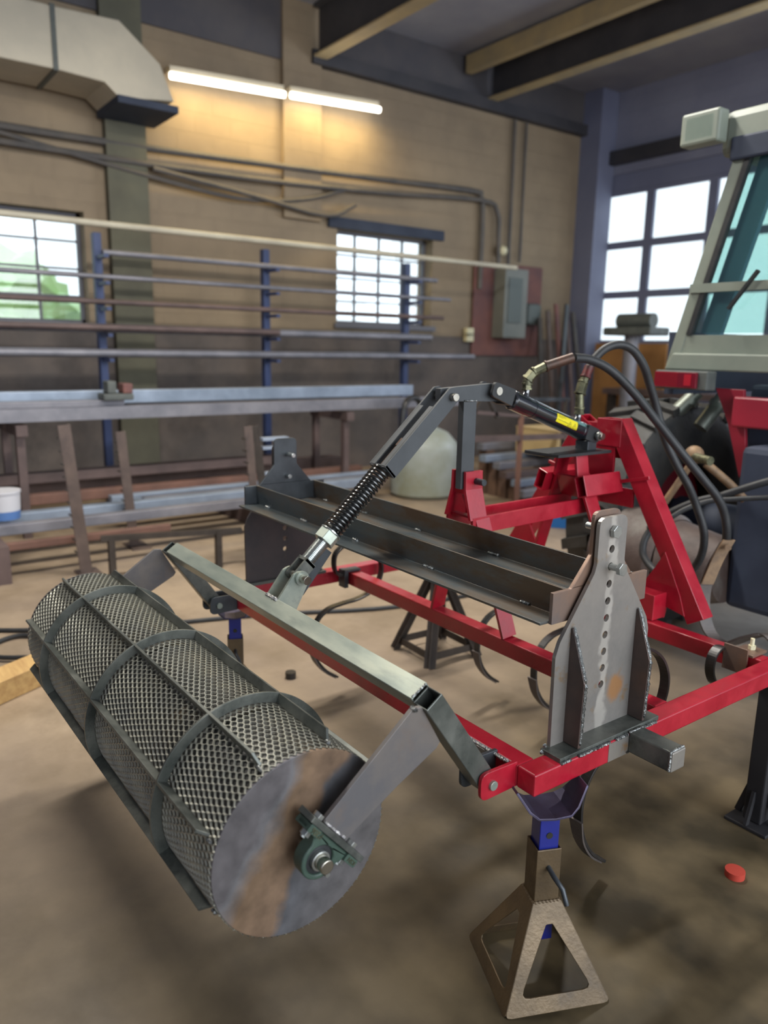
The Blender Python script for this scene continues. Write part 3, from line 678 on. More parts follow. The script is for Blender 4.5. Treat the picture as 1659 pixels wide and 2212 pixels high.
# label wraps the barrel
def onbarrel(d, ang, r=.0331):
    return K(d)+(EX*math.cos(ang)+CN*math.sin(ang))*r
bm = NB(); A0, A1 = math.radians(-22), math.radians(32); g = []
for i in range(2):
    g.append([bm.verts.new(onbarrel((.315, .435)[i], A0+(A1-A0)*k/10)) for k in range(11)])
for k in range(10): bm.faces.new((g[0][k], g[1][k], g[1][k+1], g[0][k+1]))
lb = obj('warning_label', bm, 'yellow_label', hc, label='yellow safety sticker with warning triangles', normals=False)
def ink_line(d0, a0, d1, a1, wd=.0009):
    bm = NB(); n = 5; vs = []
    p0 = onbarrel(d0, math.radians(a0), .0334); p1 = onbarrel(d1, math.radians(a1), .0334)
    mid = [onbarrel(d0+(d1-d0)*i/n, math.radians(a0+(a1-a0)*i/n), .03345) for i in range(n+1)]
    for i, p in enumerate(mid):
        t = (mid[min(i+1, n)]-mid[max(i-1, 0)]).normalized(); rad = (p-K((p-CA).dot(CD))).normalized(); s = t.cross(rad)*wd/2
        vs.append((bm.verts.new(p+s), bm.verts.new(p-s)))
    for a, b in zip(vs, vs[1:]): bm.faces.new((a[0], b[0], b[1], a[1]))
    obj('printed_mark', bm, 'ink', lb.parent, normals=False)
for cx in (.392, .42):
    ink_line(cx-.012, -18, cx, 14, .0014); ink_line(cx, 14, cx+.010, -18, .0014); ink_line(cx-.012, -18, cx+.010, -18, .0014)
    ink_line(cx-.003, -13, cx, 0, .002)
for a in (24, 19, 12): ink_line(.322, a, .366 if a != 12 else .35, a, .0009)
for k in range(6): ink_line(.322+k*.01, -2-(k % 2)*3, .331+k*.01, -5+(k % 2)*3, .0016)

# hoses
H1 = [(-1.795, 2.13, 1.477), (-1.781, 2.2, 1.471), (-1.751, 2.28, 1.435), (-1.711, 2.37, 1.355), (-1.667, 2.46, 1.252), (-1.613, 2.54, 1.146), (-1.556, 2.6, 1.054), (-1.518, 2.66, .976), (-1.506, 2.7, .912), (-1.501, 2.72, .848), (-1.514, 2.75, .778)]
H2 = [(-1.874, 2.31, 1.44), (-1.87, 2.34, 1.479), (-1.856, 2.38, 1.513), (-1.833, 2.43, 1.526), (-1.811, 2.48, 1.506), (-1.796, 2.53, 1.451), (-1.794, 2.57, 1.39), (-1.785, 2.62, 1.292), (-1.76, 2.66, 1.167), (-1.724, 2.7, 1.068), (-1.69, 2.74, .986), (-1.669, 2.78, .901), (-1.641, 2.8, .809), (-1.647, 2.82, .719), (-1.687, 2.84, .638), (-1.758, 2.86, .577), (-1.882, 2.88, .56), (-1.967, 2.9, .603), (-1.992, 2.92, .658), (-1.983, 2.95, .72), (-1.929, 2.98, .797), (-1.827, 3.02, .868), (-1.727, 3.06, .911), (-1.595, 3.1, .977), (-1.51, 3.15, 1.015)]
H3 = [(-1.95, 2.88, .745), (-1.864, 2.9, .802), (-1.818, 2.94, .847), (-1.751, 3.0, .887), (-1.658, 3.05, .907), (-1.55, 3.1, .927), (-1.42, 3.16, .95)]
def hose(pts, start, label, fer, r=.0145):
    t = thing('hydraulic_hose', label, 'hose', tuple(pts[0]))
    bm = NB(); sweep(bm, smooth_path(pts, 6), r*1.1, 14); obj('rubber_hose', bm, 'rubber', t, smooth=True)
    q = [V(p) for p in start]
    # fittings between consecutive start points
    spec = [('hex_fitting', 'fitting', .0165, 6), ('swivel_elbow', 'fitting', .0165, 12), ('hex_fitting', 'fitting', .0195, 6), ('swivel_nut', 'fitting', .0165, 8), ('ferrule', fer, .0175, 16)]
    for i in range(len(q)-1):
        nm, mm, rr, sg = spec[min(i, 4)] if i < len(q)-2 else spec[4]
        bm = NB(); cyl(bm, q[i], q[i+1], rr, sg); d = (q[i+1]-q[i]).normalized()
        cyl(bm, q[i]-d*.001, q[i]+d*.006, rr*1.18, 6 if sg == 6 else 12); obj(nm, bm, mm, t, smooth=sg > 8, bevel=.0008)
    return t
p1 = K(.165)+CN*.054; p2 = K(.462)+CN*.054
hose(H1, [p1, p1+V((-.002, 0, .018)), (-1.872, 1.987, 1.40), (-1.862, 2.003, 1.425), (-1.842, 2.04, 1.446), (-1.795, 2.125, 1.478)], 'black hydraulic hose from the front port of the cylinder, arching lowest', 'ferrule_brown')
hose(H2, [p2, p2+V((0, .002, .02)), (-1.873, 2.268, 1.345), (-1.875, 2.283, 1.385), (-1.875, 2.295, 1.405), (-1.874, 2.312, 1.445)], 'black hydraulic hose from the rear port of the cylinder, looping highest', 'ferrule_red')
t = thing('hydraulic_hose', 'thin black hose running to the tractor behind the other hoses', 'hose', H3[0]); bm = NB(); sweep(bm, smooth_path(H3, 6), .011, 12); obj('rubber_hose', bm, 'rubber', t, smooth=True)

# ================================================================== CULTIVATOR FRAME (red)
cf = thing('cultivator_frame', 'red painted rectangular cultivator frame with spring tines, resting on jack stands', 'frame', (-1.886, 1.78, .505))
ZT, ZB, TW = .56, .505, .055
ZC = (ZT+ZB)/2
def rbar(name, p0, p1, w_=TW, h_=TW, upv=(0, 0, 1), hollow=0, m='red_paint', bev=.004, lab=None):
    bm = NB(); bar(bm, p0, p1, w_, h_, upv, hollow); return obj(name, bm, m, cf, bevel=bev, label=lab)
rbar('side_beam', (-1.0785, 1.213, ZC), (-1.0785, 2.352, ZC))
rbar('side_beam', (-2.6925, 1.213, ZC), (-2.6925, 2.352, ZC))
rbar('cross_beam', (-2.665, 1.2405, ZC), (-1.106, 1.2405, ZC))
rbar('cross_beam', (-2.665, 1.7725, ZC), (-1.106, 1.7725, ZC))
rbar('cross_beam', (-2.665, 2.3245, ZC), (-1.106, 2.3245, ZC))
# bare patch on the near side beam
bm = NB(); box(bm, -1.0512, -1.0500, 1.475, 1.555, ZB+.003, ZT-.003); obj('bare_patch', bm, 'plate_steel', cf, label='bare unpainted steel patch')
# hinge ears
def ear(x, m, lab=None):
    bm = NB(); plate(bm, rounded([(1.218, .566), (1.104, .568), (1.104, .500), (1.218, .503)], [0, .022, .022, 0]), [], yz(x-.005), .010); obj('hinge_ear', bm, m, cf, label=lab, bevel=.0012)
ear(-1.116, 'red_paint'); ear(-1.181, 'dark_steel', 'unpainted steel hinge ear'); ear(-2.591, 'dark_steel', 'unpainted steel hinge ear'); ear(-2.657, 'dark_steel', 'unpainted steel hinge ear')
for a, b in ((-1.195, -1.104), (-2.67, -2.578)):
    bm = NB(); cyl(bm, (a, 1.139, .533), (b, 1.139, .533), .0115, 20); obj('hinge_bolt', bm, 'bright_steel', cf, smooth=True, bevel=.001)
bm = NB(); box(bm, -1.30, -1.19, 1.204, 1.213, .515, .555); obj('hinge_pad', bm, 'plate_steel', cf, bevel=.001)
weldbead((-1.32, 1.209, .558), (-1.13, 1.209, .558), .005, cf, 'spatter_weld')
# base plates and upright quadrant plates
def upright(sx, xout, yc, near):
    """sx=+1 near side: plate outer face at xout"""
    t = .010; x_in = xout-t if sx > 0 else xout
    hz = [1.081-.0436*k for k in range(10)]
    pts = [(yc-.175, .572), (yc+.175, .572), (yc+.178, .80), (yc+.165, .835), (yc+.058, .985), (yc+.052, 1.005), (yc+.052, 1.118), (yc-.052, 1.118), (yc-.052, 1.005), (yc-.058, .985), (yc-.165, .835), (yc-.178, .80)]
    pts = rounded(pts, [0, 0, .02, .02, .03, .03, .024, .024, .03, .03, .02, .02])
    bm = NB(); plate(bm, pts, [circle2(yc, z, .0098, 16) for z in hz], yz(x_in), t)
    o = obj('quadrant_plate', bm, 'quadrant_steel' if near else 'dark_plate', cf, label=('bare' if near else 'dark')+' steel upright plate with a row of holes', bevel=.001)
    xs = (xout, xout+sx*.05)
    for y in (yc-.125, yc+.125):
        prof = [(xs[0], .573), (xs[1]-sx*.004, .573), (xs[1], .74), (xs[0]+sx*.006, .865), (xs[0], .862)]
        bm = NB(); plate(bm, prof, [], xz(y-.005), .010); obj('stiffener', bm, 'stiffener_steel', o, bevel=.001)
        pth = [V((xs[1]-sx*.004, y+.002, .58)), V((xs[1], y+.002, .74)), V((xs[0]+sx*.006, y, .868))]
        weldbead(pth[0], pth[1], .0048, cf, n=22); weldbead(pth[1], pth[2], .0045, cf, n=16)
    bx = (-1.116, -1.0545) if near else (-2.72, -2.655)
    bm = NB(); box(bm, bx[0], bx[1], yc-.198, yc+.185, .560, .572); obj('base_plate', bm, 'mill_steel', cf, bevel=.001)
    if near:
        for a, b in ((1.30, 1.335), (1.36, 1.48), (1.50, 1.55), (1.60, 1.67)): weldbead((-1.0515, a, .5605), (-1.0515, b, .5605), .0045, cf)
        for y, z in ((yc-.19, .578), (yc-.2, .565), (yc+.187, .566)): weldbead((-1.112, y, z), (-1.106, y, z), .006, cf, n=3)
    return o
upright(1, -1.106, 1.4975, True)
upright(-1, -2.685, 1.474, False)
# stub tube
rbar('stub_tube', (-1.05, 1.58, .539), (-.931, 1.58, .539), .056, .054, m='mill_steel', lab='bare steel square stub')
bm = NB(); box(bm, -.932, -.926, 1.553, 1.607, .513, .565); obj('stub_cap', bm, 'plate_steel', cf, bevel=.003)
for z0, z1, y0, y1 in ((.566, .566, 1.553, 1.607), (.513, .566, 1.553, 1.553)): weldbead((-.932, y0, z0), (-.932, y1, z1), .0035, cf)
weldbead((-1.049, 1.552, .566), (-1.049, 1.608, .566), .0035, cf); weldbead((-1.049, 1.551, .515), (-1.046, 1.551, .512), .006, cf, n=3)
# masts: splayed flat bar legs and the clevis
XC = -1.877
for s in (-1, 1):
    xx = lambda o_: XC+s*o_
    # clevis cheek (wide flat bar) then leg down to the middle beam
    bm = NB(); prof = [(xx(.024), 1.105), (xx(.036), 1.105), (xx(.038), 1.045), (xx(.068), .945), (xx(.056), .945), (xx(.026), 1.04)]
    plate(bm, prof, [], xz(1.690), .075); obj('clevis_cheek', bm, 'red_paint', cf, bevel=.0012)
    rbar('mast_leg', (xx(.060), 1.745, .95), (xx(.185), 1.775, .562), .062, .012, (1, 0, .3), bev=.0012)
    # fore and aft arms
    rbar('mast_arm', (xx(.062), 1.70, .925), (xx(.050), 2.32, .935), .012, .056, bev=.0012)
    # rear tower cheeks and legs
    rbar('tower_cheek', (xx(.040), 2.255, 1.128), (xx(.055), 2.255, 1.04), .065, .012, (1, 0, 0), bev=.0012)
    rbar('tower_leg', (xx(.052), 2.262, 1.05), (xx(.235), 2.318, .562), .066, .012, (1, 0, .3), bev=.0012)
    # box stub tubes of the coupler
    rbar('coupler_tube', (xx(.062+.035), 2.195, 1.018), (xx(.062+.035), 2.405, 1.018), .045, .078, (s*-.32, 0, 1), hollow=.005, bev=.002)
rbar('clevis_floor', (XC, 1.705, 1.025), (XC, 1.705, .965), .06, .010, (0, 1, 0), bev=.001)
rbar('clevis_shelf', (XC-.06, 1.74, .95), (XC+.06, 1.74, .95), .06, .008, bev=.001)
rbar('tower_web', (XC, 2.235, 1.045), (XC, 2.27, .965), .10, .010, (0, 1, 0), bev=.001)
bm = NB(); box(bm, -1.965, -1.80, 2.09, 2.385, 1.128, 1.139); obj('top_plate', bm, 'black_satin', cf, label='black flat plate under the cylinder foot', bevel=.001)
bm = NB(); box(bm, -1.90, -1.84, 2.295, 2.345, 1.138, 1.172); obj('cylinder_foot', bm, 'dark_steel', cf, bevel=.002)

# spring tines
TP = [(-.012, -.012), (-.045, -.005), (-.062, .035), (-.052, .09), (.010, .122), (.085, .108), (.150, .065), (.184, .005), (.178, -.055), (.140, -.105), (.065, -.132), (-.02, -.140), (-.085, -.15), (-.135, -.18), (-.166, -.235), (-.170, -.30), (-.150, -.365), (-.105, -.425), (-.045, -.470)]
def tine(x, yb, zs=1.0):
    z0 = ZT; pts = smooth_path([(x, yb+a, z0+b*zs) for a, b in TP], 5)
    bm = NB(); strip(bm, pts, (1, 0, 0), .009, .030); o = obj('spring_tine', bm, 'tine_black', cf, smooth=False, bevel=.0015)
    bm = NB(); box(bm, x-.024, x+.024, yb-.022, yb-.003, z0-.066, z0+.012); box(bm, x-.022, x+.022, yb-.004, yb+.062, z0+.002, z0+.010)
    obj('tine_clamp', bm, 'dark_steel', o, bevel=.001)
    tip = smooth_path([(x, yb+a-.008, z0+b*zs-.004) for a, b in TP[-4:]], 4)
    bm = NB(); strip(bm, tip, (1, 0, 0), .006, [.045-.03*i/(len(tip)-1) for i in range(len(tip))]); obj('tine_point', bm, 'tine_grey', o)
    return o
for x, y in ((-2.628, 1.742), (-1.20, 1.742), (-2.20, 2.293), (-1.88, 2.293)): tine(x, y, 1.0 if x != -1.20 else 1.08)
bm = NB(); strip(bm, smooth_path([(-1.235, 2.30, .562), (-1.235, 2.268, .566), (-1.235, 2.238, .545), (-1.235, 2.232, .50), (-1.235, 2.255, .455), (-1.235, 2.29, .43)], 5), (1, 0, 0), .009, .032); obj('spring_tine', bm, 'tine_black', cf, bevel=.0015)
# right-hand clamp with bolt on the tractor side beam
bm = NB(); box(bm, -1.225, -1.145, 2.283, 2.291, .50, .585); box(bm, -1.20, -1.13, 2.29, 2.375, .561, .569); obj('clamp_bracket', bm, 'brown_steel', cf, bevel=.001)
bm = NB(); hexa(bm, (-1.165, 2.345, .569), (-1.165, 2.345, .582), .012); cyl(bm, (-1.165, 2.345, .58), (-1.165, 2.345, .605), .0065, 12); obj('clamp_bolt', bm, 'ivory', cf, label='yellow zinc bolt')

# ================================================================== LEVELLING CROSSBAR (bare steel trough)
lv = thing('levelling_crossbar', 'long dark steel double angle iron trough between the two upright plates', 'crossbar', (-1.89, 1.48, .88))
YN, YF, ZN, ZF, XN, XF = 1.4975, 1.468, .952, .966, -1.1245, -2.664
def lerpx(x): return (x-XN)/(XF-XN)
def lp(x, dy, dz): k = lerpx(x); return V((x, YN+(YF-YN)*k+dy, ZN+(ZF-ZN)*k+dz))
for near in (True, False):
    x = XN if near else XF; yc = YN if near else YF; zt = ZN if near else ZF
    pts = [(yc-.178, zt-.077), (yc+.178, zt-.077), (yc+.178, zt), (yc+.115, zt), (yc+.05, zt+.075), (yc+.05, zt+.178), (yc-.05, zt+.178), (yc-.05, zt+.075), (yc-.115, zt), (yc-.178, zt)]
    pts = rounded(pts, [0, 0, 0, .006, .01, .022, .022, .01, .006, 0])
    x_in = x-.010 if near else x
    bm = NB(); plate(bm, pts, [], yz(x_in), .010); obj('end_bracket', bm, 'brown_steel' if near else 'dark_steel', lv, bevel=.001)
def angle_iron(dy_web, lean):
    xa, xb = XN-.010, XF+.010; pa, pb = lp(xa, dy_web, 0), lp(xb, dy_web, 0)
    h, wd, t = .076, .076, .0065; bm = NB()
    sec = [(0, 0), (t, 0), (t, -h), (-wd, -h), (-wd, -h+t), (0, -h+t)]
    A = [bm.verts.new(pa+V((0, a, b))) for a, b in sec]; B = [bm.verts.new(pb+V((0, a, b))) for a, b in sec]
    bm.faces.new(A); bm.faces.new(B[::-1])
    for i in range(6): bm.faces.new((A[i], A[(i+1) % 6], B[(i+1) % 6], B[i]))
    obj('angle_iron', bm, 'trough_steel', lv, bevel=.0009)
    for k, x in enumerate((-1.25, -1.62, -1.98, -2.3, -2.56)):
        l2 = .022+.012*(k % 2); q = lp(x, dy_web-.004, -h+t+.002)
        weldbead(q+EX*l2*.7, q-EX*l2*.7, .005, lv, seed=k)
angle_iron(-.130, 0); angle_iron(.128, 0)
# flat filler between the irons
a, b = lp(XN-.01, 0, -.075), lp(XF+.01, 0, -.075)
bm = NB(); bar(bm, a+V((0, -.035, 0)), b+V((0, -.035, 0)), .178, .005); obj('floor_strip', bm, 'brown_steel', lv)
# bolts through plate and bracket
def bolt(x0, x1, y, z, proud, head=True, m='zinc'):
    bm = NB(); sgn = 1 if x1 > x0 else -1
    cyl(bm, (x0, y, z), (x1, y, z), .0085, 16); hexa(bm, (x1, y, z), (x1+sgn*.011, y, z), .0165, .2); obj('bolt', bm, m, lv, bevel=.0008, label='bright hex bolt')
bolt(-1.185, -1.104, 1.4975, 1.081, 0); bolt(-1.15, -1.080, 1.4975, .9938, 1)
bolt(-2.60, -2.695, 1.474, 1.081, 0); bolt(-2.63, -2.695, 1.474, .9938, 0)

# ================================================================== QUICK HITCH A-FRAME
qh = thing('quick_hitch', 'red painted A shaped three point hitch frame behind the hydraulic cylinder', 'hitch', (-1.877, 2.43, .5))
def hb(name, p0, p1, w_, h_, upv=(0, 1, 0), hollow=0, m='red_paint', bev=.002):
    bm = NB(); bar(bm, p0, p1, w_, h_, upv, hollow); return obj(name, bm, m, qh, bevel=bev)
for s in (-1, 1):
    a = V((XC+s*.068, 2.432, 1.24)); b = V((XC+s*.475, 2.432, .575))
    hb('hitch_leg', a, b, .07, .062, hollow=.006)
    # lower lug box
    yq = 2.36
    prof = [(XC+s*.30, .735), (XC+s*.335, .80), (XC+s*.41, .655), (XC+s*.435, .585), (XC+s*.36, .60), (XC+s*.352, .555), (XC+s*.26, .555), (XC+s*.24, .64)]
    bm = NB(); plate(bm, prof, [], xz(2.395), .010); obj('lug_plate', bm, 'red_paint', qh, bevel=.001)
    bm = NB(); box(bm, min(XC+s*.24, XC+s*.36), max(XC+s*.24, XC+s*.36), 2.318, 2.395, .562, .655); obj('lug_box', bm, 'red_paint', qh, bevel=.002)
    hb('stiffening_rib', (XC+s*.10, 2.40, 1.02), (XC+s*.24, 2.402, 1.055), .014, .012)
hb('top_collar', (XC+.045, 2.433, 1.15), (XC+.045, 2.433, 1.252), .112, .068, hollow=.007)
hb('upper_plate', (XC, 2.41, 1.235), (XC, 2.41, 1.0), .15, .012)
hb('upper_plate', (XC, 2.458, 1.235), (XC, 2.458, 1.1), .14, .008)
hb('lower_plate', (XC, 2.415, 1.00), (XC, 2.415, .93), .34, .012)
hb('cross_bar', (XC-.36, 2.435, .63), (XC+.36, 2.435, .63), .05, .05)

# ================================================================== JACK STANDS
def jack(loc, label, first=None):
    if first is not None:
        r = copy_tree(first); r.location = loc; r['label'] = label; return r
    t = thing('jack_stand', label, 'jack stand', (0, 0, 0), None)
    b0, b1, h = .133, .036, .215; tt = .004
    for k in range(4):
        ang = k*PI/2; sl_ = math.hypot(b0-b1, h)
        # face in local (u along base, v up the slope)
        out = rounded([(-b0, 0), (b0, 0), (b1, sl_), (-b1, sl_)], [.012, .012, 0, 0], 3)
        hole = rounded([(-b0+.043, .036), (b0-.043, .036), (.008, sl_-.05), (-.008, sl_-.05)], [.014, .014, .005, .005], 3)
        def f3(u, v, w_, ang=ang):
            y = -(b0-(b0-b1)*v/sl_)+w_; z = h*v/sl_
            return V((u*math.cos(ang)-y*math.sin(ang), u*math.sin(ang)+y*math.cos(ang), z))
        bm = NB(); plate(bm, out, [hole], f3, tt); obj('side_panel', bm, 'stand_tan', t, local=True, bevel=.0015)
    bm = NB(); bar(bm, (0, 0, .19), (0, 0, .352), .062, .062, (1, 0, 0), hollow=.004); obj('sleeve', bm, 'stand_tan', t, local=True, bevel=.004)
    bm = NB(); hs = [circle2(0, z, .0065, 12) for z in (.385,)]
    bar(bm, (0, 0, .10), (0, 0, .442), .049, .049, (1, 0, 0), hollow=.004); obj('post', bm, 'blue_paint', t, local=True, bevel=.006)
    bm = NB(); cyl(bm, (0, -.026, .385), (0, -.0247, .385), .008, 16); obj('pin_hole', bm, 'ink', t, local=True)
    # saddle
    sec = [(-.088, .505), (-.060, .462), (-.040, .447), (0, .443), (.040, .447), (.060, .462), (.088, .505)]
    bm = NB(); strip(bm, [V((a, 0, z)) for a, z in sec], (0, 1, 0), .006, [.05, .085, .10, .10, .10, .085, .05]); obj('saddle', bm, 'saddle_violet', t, local=True, bevel=.001)
    bm = NB(); sweep(bm, [V(p) for p in ((0, -.024, .305), (0, -.06, .302), (.012, -.085, .285), (.02, -.095, .25))], .0062, 10); obj('locking_pin', bm, 'dark_steel', t, local=True, smooth=True)
    bm = NB()
    for k in range(4):
        a = k*PI/2; pts = [V((.033*math.cos(a)-(-.033)*math.sin(a), .033*math.sin(a)+(-.033)*math.cos(a), .213)), V((-.033*math.cos(a)-(-.033)*math.sin(a), -.033*math.sin(a)+(-.033)*math.cos(a), .213))]
        sweep(bm, [pts[0].lerp(pts[1], i/14) for i in range(15)], .004, 6, rfun=lambda i: .0035+.0015*(i % 2))
    obj('weld_ring', bm, 'stand_tan', t, local=True)
    t.location = loc; t.rotation_euler = (0, 0, math.radians(66)); return t
j1 = jack((-1.072, 1.285, 0), 'tan jack stand with blue post under the near corner of the red frame')
jack((-2.69, 1.25, 0), 'jack stand with blue post behind the drum, far corner of the red frame', j1)
# dark pyramid stand under the far rear corner
def tripod(loc, label, rot):
    t = thing('axle_stand', label, 'stand', loc, None, rot)
    for k in range(4):
        a = k*PI/2+PI/4; foot = V((.21*math.cos(a), .21*math.sin(a), 0)); top = V((.02*math.cos(a), .02*math.sin(a), .43))
        bm = NB(); bar(bm, foot, top, .058, .006, (math.cos(a), math.sin(a), .4)); bar(bm, foot+V((.0, 0, 0)), top, .006, .05, (math.cos(a), math.sin(a), .4)); obj('leg', bm, 'stand_brown', t, local=True)
        a2 = a+PI/2; f2 = V((.19*math.cos(a2), .19*math.sin(a2), .05)); f1 = V((.19*math.cos(a), .19*math.sin(a), .05))
        bm = NB(); bar(bm, f1, f2, .006, .036, (0, 0, 1)); obj('brace', bm, 'stand_brown', t, local=True)
    bm = NB(); bar(bm, (0, 0, .3), (0, 0, .48), .05, .05, (1, 0, 0)); obj('post', bm, 'dark_steel', t, local=True, bevel=.004)
    bm = NB(); box(bm, -.07, .09, -.09, .045, .478, .504); obj('saddle', bm, 'dark_steel', t, local=True)
    return t
tripod((-2.76, 2.375, 0), 'dark steel four legged stand under the far rear of the frame', -.05)
t = thing('post_stand', 'dark post stand at the right edge under the near rear corner', 'stand', (-1.075, 2.33, 0))
bm = NB(); box(bm, -.07, .07, -.07, .07, 0, .012); obj('foot_plate', bm, 'dark_post', t, local=True, bevel=.003)
bm = NB(); bar(bm, (0, 0, .012), (0, 0, .49), .06, .06, (1, 0, 0)); obj('post', bm, 'dark_post', t, local=True, bevel=.005)
bm = NB(); box(bm, -.05, .05, -.06, .06, .49, .504); obj('saddle', bm, 'dark_steel', t, local=True, bevel=.003)
for k in range(4):
    a = k*PI/2; bm = NB(); bar(bm, (.062*math.cos(a), .062*math.sin(a), .012), (.03*math.cos(a), .03*math.sin(a), .12), .010, .02, (0, 0, 1)); obj('gusset', bm, 'dark_post', t, local=True)

# ================================================================== TRACTOR
tr = thing('tractor', 'red tractor with grey green cab and large treaded tyre, right background', 'tractor', (-1.877, 4.4, 0))
def wheel(xc, first=False):
    yc, zc, R, hw = 3.78, .62, .635, .19
    prof = [(.30, -.16), (.34, -.175), (.48, -.19), (.56, -.18), (.60, -.16), (.605, -.08), (.608, 0), (.605, .08), (.60, .16), (.56, .18), (.48, .19), (.34, .175), (.30, .16)]
    bm = NB(); seg = 56; rings = []
    for k in range(seg):
        a = 2*PI*k/seg; rings.append([bm.verts.new((xc+x, yc+r*math.cos(a), zc+r*math.sin(a))) for r, x in prof])
    for k in range(seg):
        A, B = rings[k], rings[(k+1) % seg]
        for i in range(len(prof)-1): bm.faces.new((A[i], A[i+1], B[i+1], B[i]))
    ty = obj('tyre', bm, 'tyre', tr, smooth=True)
    me = None
    n = 23
    for k in range(n):
        for s in (-1, 1):
            a0 = 2*PI*(k+(.5 if s > 0 else 0))/n
            bm = NB(); q = []
            for (da, xo) in ((-.048, .0), (.048, .0), (.15, .185), (.055, .185)):
                for r in (.600, .638):
                    rr = r if abs(xo) < .1 else r-.012
                    q.append(bm.verts.new((xc+s*(xo-.012), yc+rr*math.cos(a0+da), zc+rr*math.sin(a0+da))))
            for f in ((0, 2, 4, 6), (1, 7, 5, 3), (0, 1, 3, 2), (2, 3, 5, 4), (4, 5, 7, 6), (6, 7, 1, 0)): bm.faces.new([q[i] for i in f])
            obj('tread_lug', bm, 'tyre', ty, bevel=0)
    bm = NB(); cyl(bm, (xc-.05, yc, zc), (xc+.05, yc, zc), .305, 40); obj('rim', bm, 'red_fender', tr, smooth=True)
    bm = NB(); cyl(bm, (xc-.08, yc, zc), (xc+.08, yc, zc), .09, 24); obj('wheel_hub', bm, 'dark_machine', tr, smooth=True)
wheel(-2.50); wheel(-1.00)
def tp(name, bm, m, **k): return obj(name, bm, m, tr, **k)
# rusty axle housing
bm = NB(); cyl(bm, (-2.40, 3.28, .50), (-2.08, 3.28, .50), .235, 48); cyl(bm, (-2.08, 3.28, .50), (-2.05, 3.28, .50), .235, 48, .215); tp('axle_housing', bm, 'rusty_cast', smooth=True, label='rusty grey cylindrical housing')
bm = NB(); cyl(bm, (-2.05, 3.28, .50), (-1.80, 3.30, .52), .215, 48, .15); tp('housing_bell', bm, 'rusty_cast', smooth=True)
bm = NB(); cyl(bm, (-2.37, 3.78, .62), (-1.13, 3.78, .62), .11, 24); tp('rear_axle', bm, 'dark_machine', smooth=True)
bm = NB(); box(bm, -2.08, -1.50, 4.0, 6.3, .55, 1.15); tp('transmission_body', bm, 'dark_machine', bevel=.03)
bm = NB(); box(bm, -2.12, -1.48, 5.2, 7.2, 1.1, 1.65); tp('bonnet', bm, 'red_fender', bevel=.05)
# front wheels
for x in (-2.45, -1.1):
    bm = NB(); ringsec(bm, (x-.13, 6.6, .42), (x+.13, 6.6, .42), .42, .22, 40); tp('front_tyre', bm, 'tyre', smooth=True)
    bm = NB(); cyl(bm, (x-.05, 6.6, .42), (x+.05, 6.6, .42), .22, 24); tp('front_rim', bm, 'red_fender', smooth=True)
# cab: rear plane y=3.4
Y0, Y1 = 3.42, 4.9
zb, zw, zt_ = 1.43, 1.585, 2.40
xl = lambda z: -2.29+.26*(z-zb)/(zt_-zb)
xr = lambda z: 2*(-1.72)-xl(z)
bm = NB(); plate(bm, [(xl(zb), zb), (xr(zb), zb), (xr(zw), zw), (xl(zw), zw)], [], xz(Y0), .03); tp('rear_panel', bm, 'cab_green', bevel=.006)
bm = NB(); plate(bm, [(-2.29, 1.42), (-1.25, 1.42), (-1.25, 1.50), (-2.25, 1.50)], [], xz(Y0-.03), .03); tp('rear_ledge', bm, 'cab_green', bevel=.008)
for f in (xl, xr):
    sg = 1 if f is xl else -1
    bm = NB(); bar(bm, (f(zb)+sg*.02, Y0+.02, zb), (f(zt_)+sg*.02, Y0+.02, zt_), .06, .05, (0, 1, 0)); tp('cab_pillar', bm, 'cab_green', bevel=.006)
    bm = NB(); bar(bm, (f(zw)+sg*.14, Y0+.06, zw), (f(zt_)+sg*.14, Y0+.06, zt_), .10, .03, (0, 1, 0)); tp('inner_post', bm, 'inner_post')
    bm = NB(); bar(bm, (f(zw)+sg*.062, Y0+.005, zw), (f(zt_)+sg*.062, Y0+.005, zt_), .024, .03, (0, 1, 0)); tp('window_seal', bm, 'rubber')
    bm = NB(); bar(bm, (f(zb)+sg*.02, Y1, zb-.3), (f(zt_)+sg*.02, Y1-.15, zt_), .07, .06, (0, 1, 0)); tp('cab_pillar', bm, 'cab_green', bevel=.006)
    bm = NB(); bar(bm, (f(zb)+sg*.02, Y0, zb+.02), (f(zb)+sg*.02, Y1, zb+.02), .05, .3, (0, 0, 1)); tp('side_panel', bm, 'dark_machine')
    bm = NB(); vs = [bm.verts.new(p) for p in ((f(zw), Y0+.05, zw), (f(zw), Y1, zw), (f(zt_), Y1-.15, zt_), (f(zt_), Y0+.05, zt_))]; bm.faces.new(vs); tp('side_glass', bm, 'cab_glass')
bm = NB(); plate(bm, [(xl(zw)+.075, zw+.01), (xr(zw)-.075, zw+.01), (xr(zt_)-.075, zt_), (xl(zt_)+.075, zt_)], [], xz(Y0+.01), .005); tp('rear_glass', bm, 'cab_glass', label='teal tinted rear window')
bm = NB(); plate(bm, [(xl(zw)+.06, zw+.2), (xr(zw)-.06, zw+.2), (xr(zt_)-.06, zt_), (xl(zt_)+.06, zt_)], [], xz(Y1-.08), .005); tp('windscreen', bm, 'cab_glass')
bm = NB(); box(bm, -2.12, -1.32, Y0-.02, Y1+.1, 2.36, 2.56); tp('cab_roof', bm, 'cab_green', bevel=.04)
bm = NB(); box(bm, -2.06, -1.36, Y0-.03, Y0, 2.34, 2.44); tp('roof_trim', bm, 'dark_machine', bevel=.01)
bm = NB(); box(bm, -2.27, -2.08, Y0-.10, Y0-.02, 2.42, 2.56); wl = tp('work_lamp', bm, 'cab_green', bevel=.012, label='pale green work lamp at the roof corner')
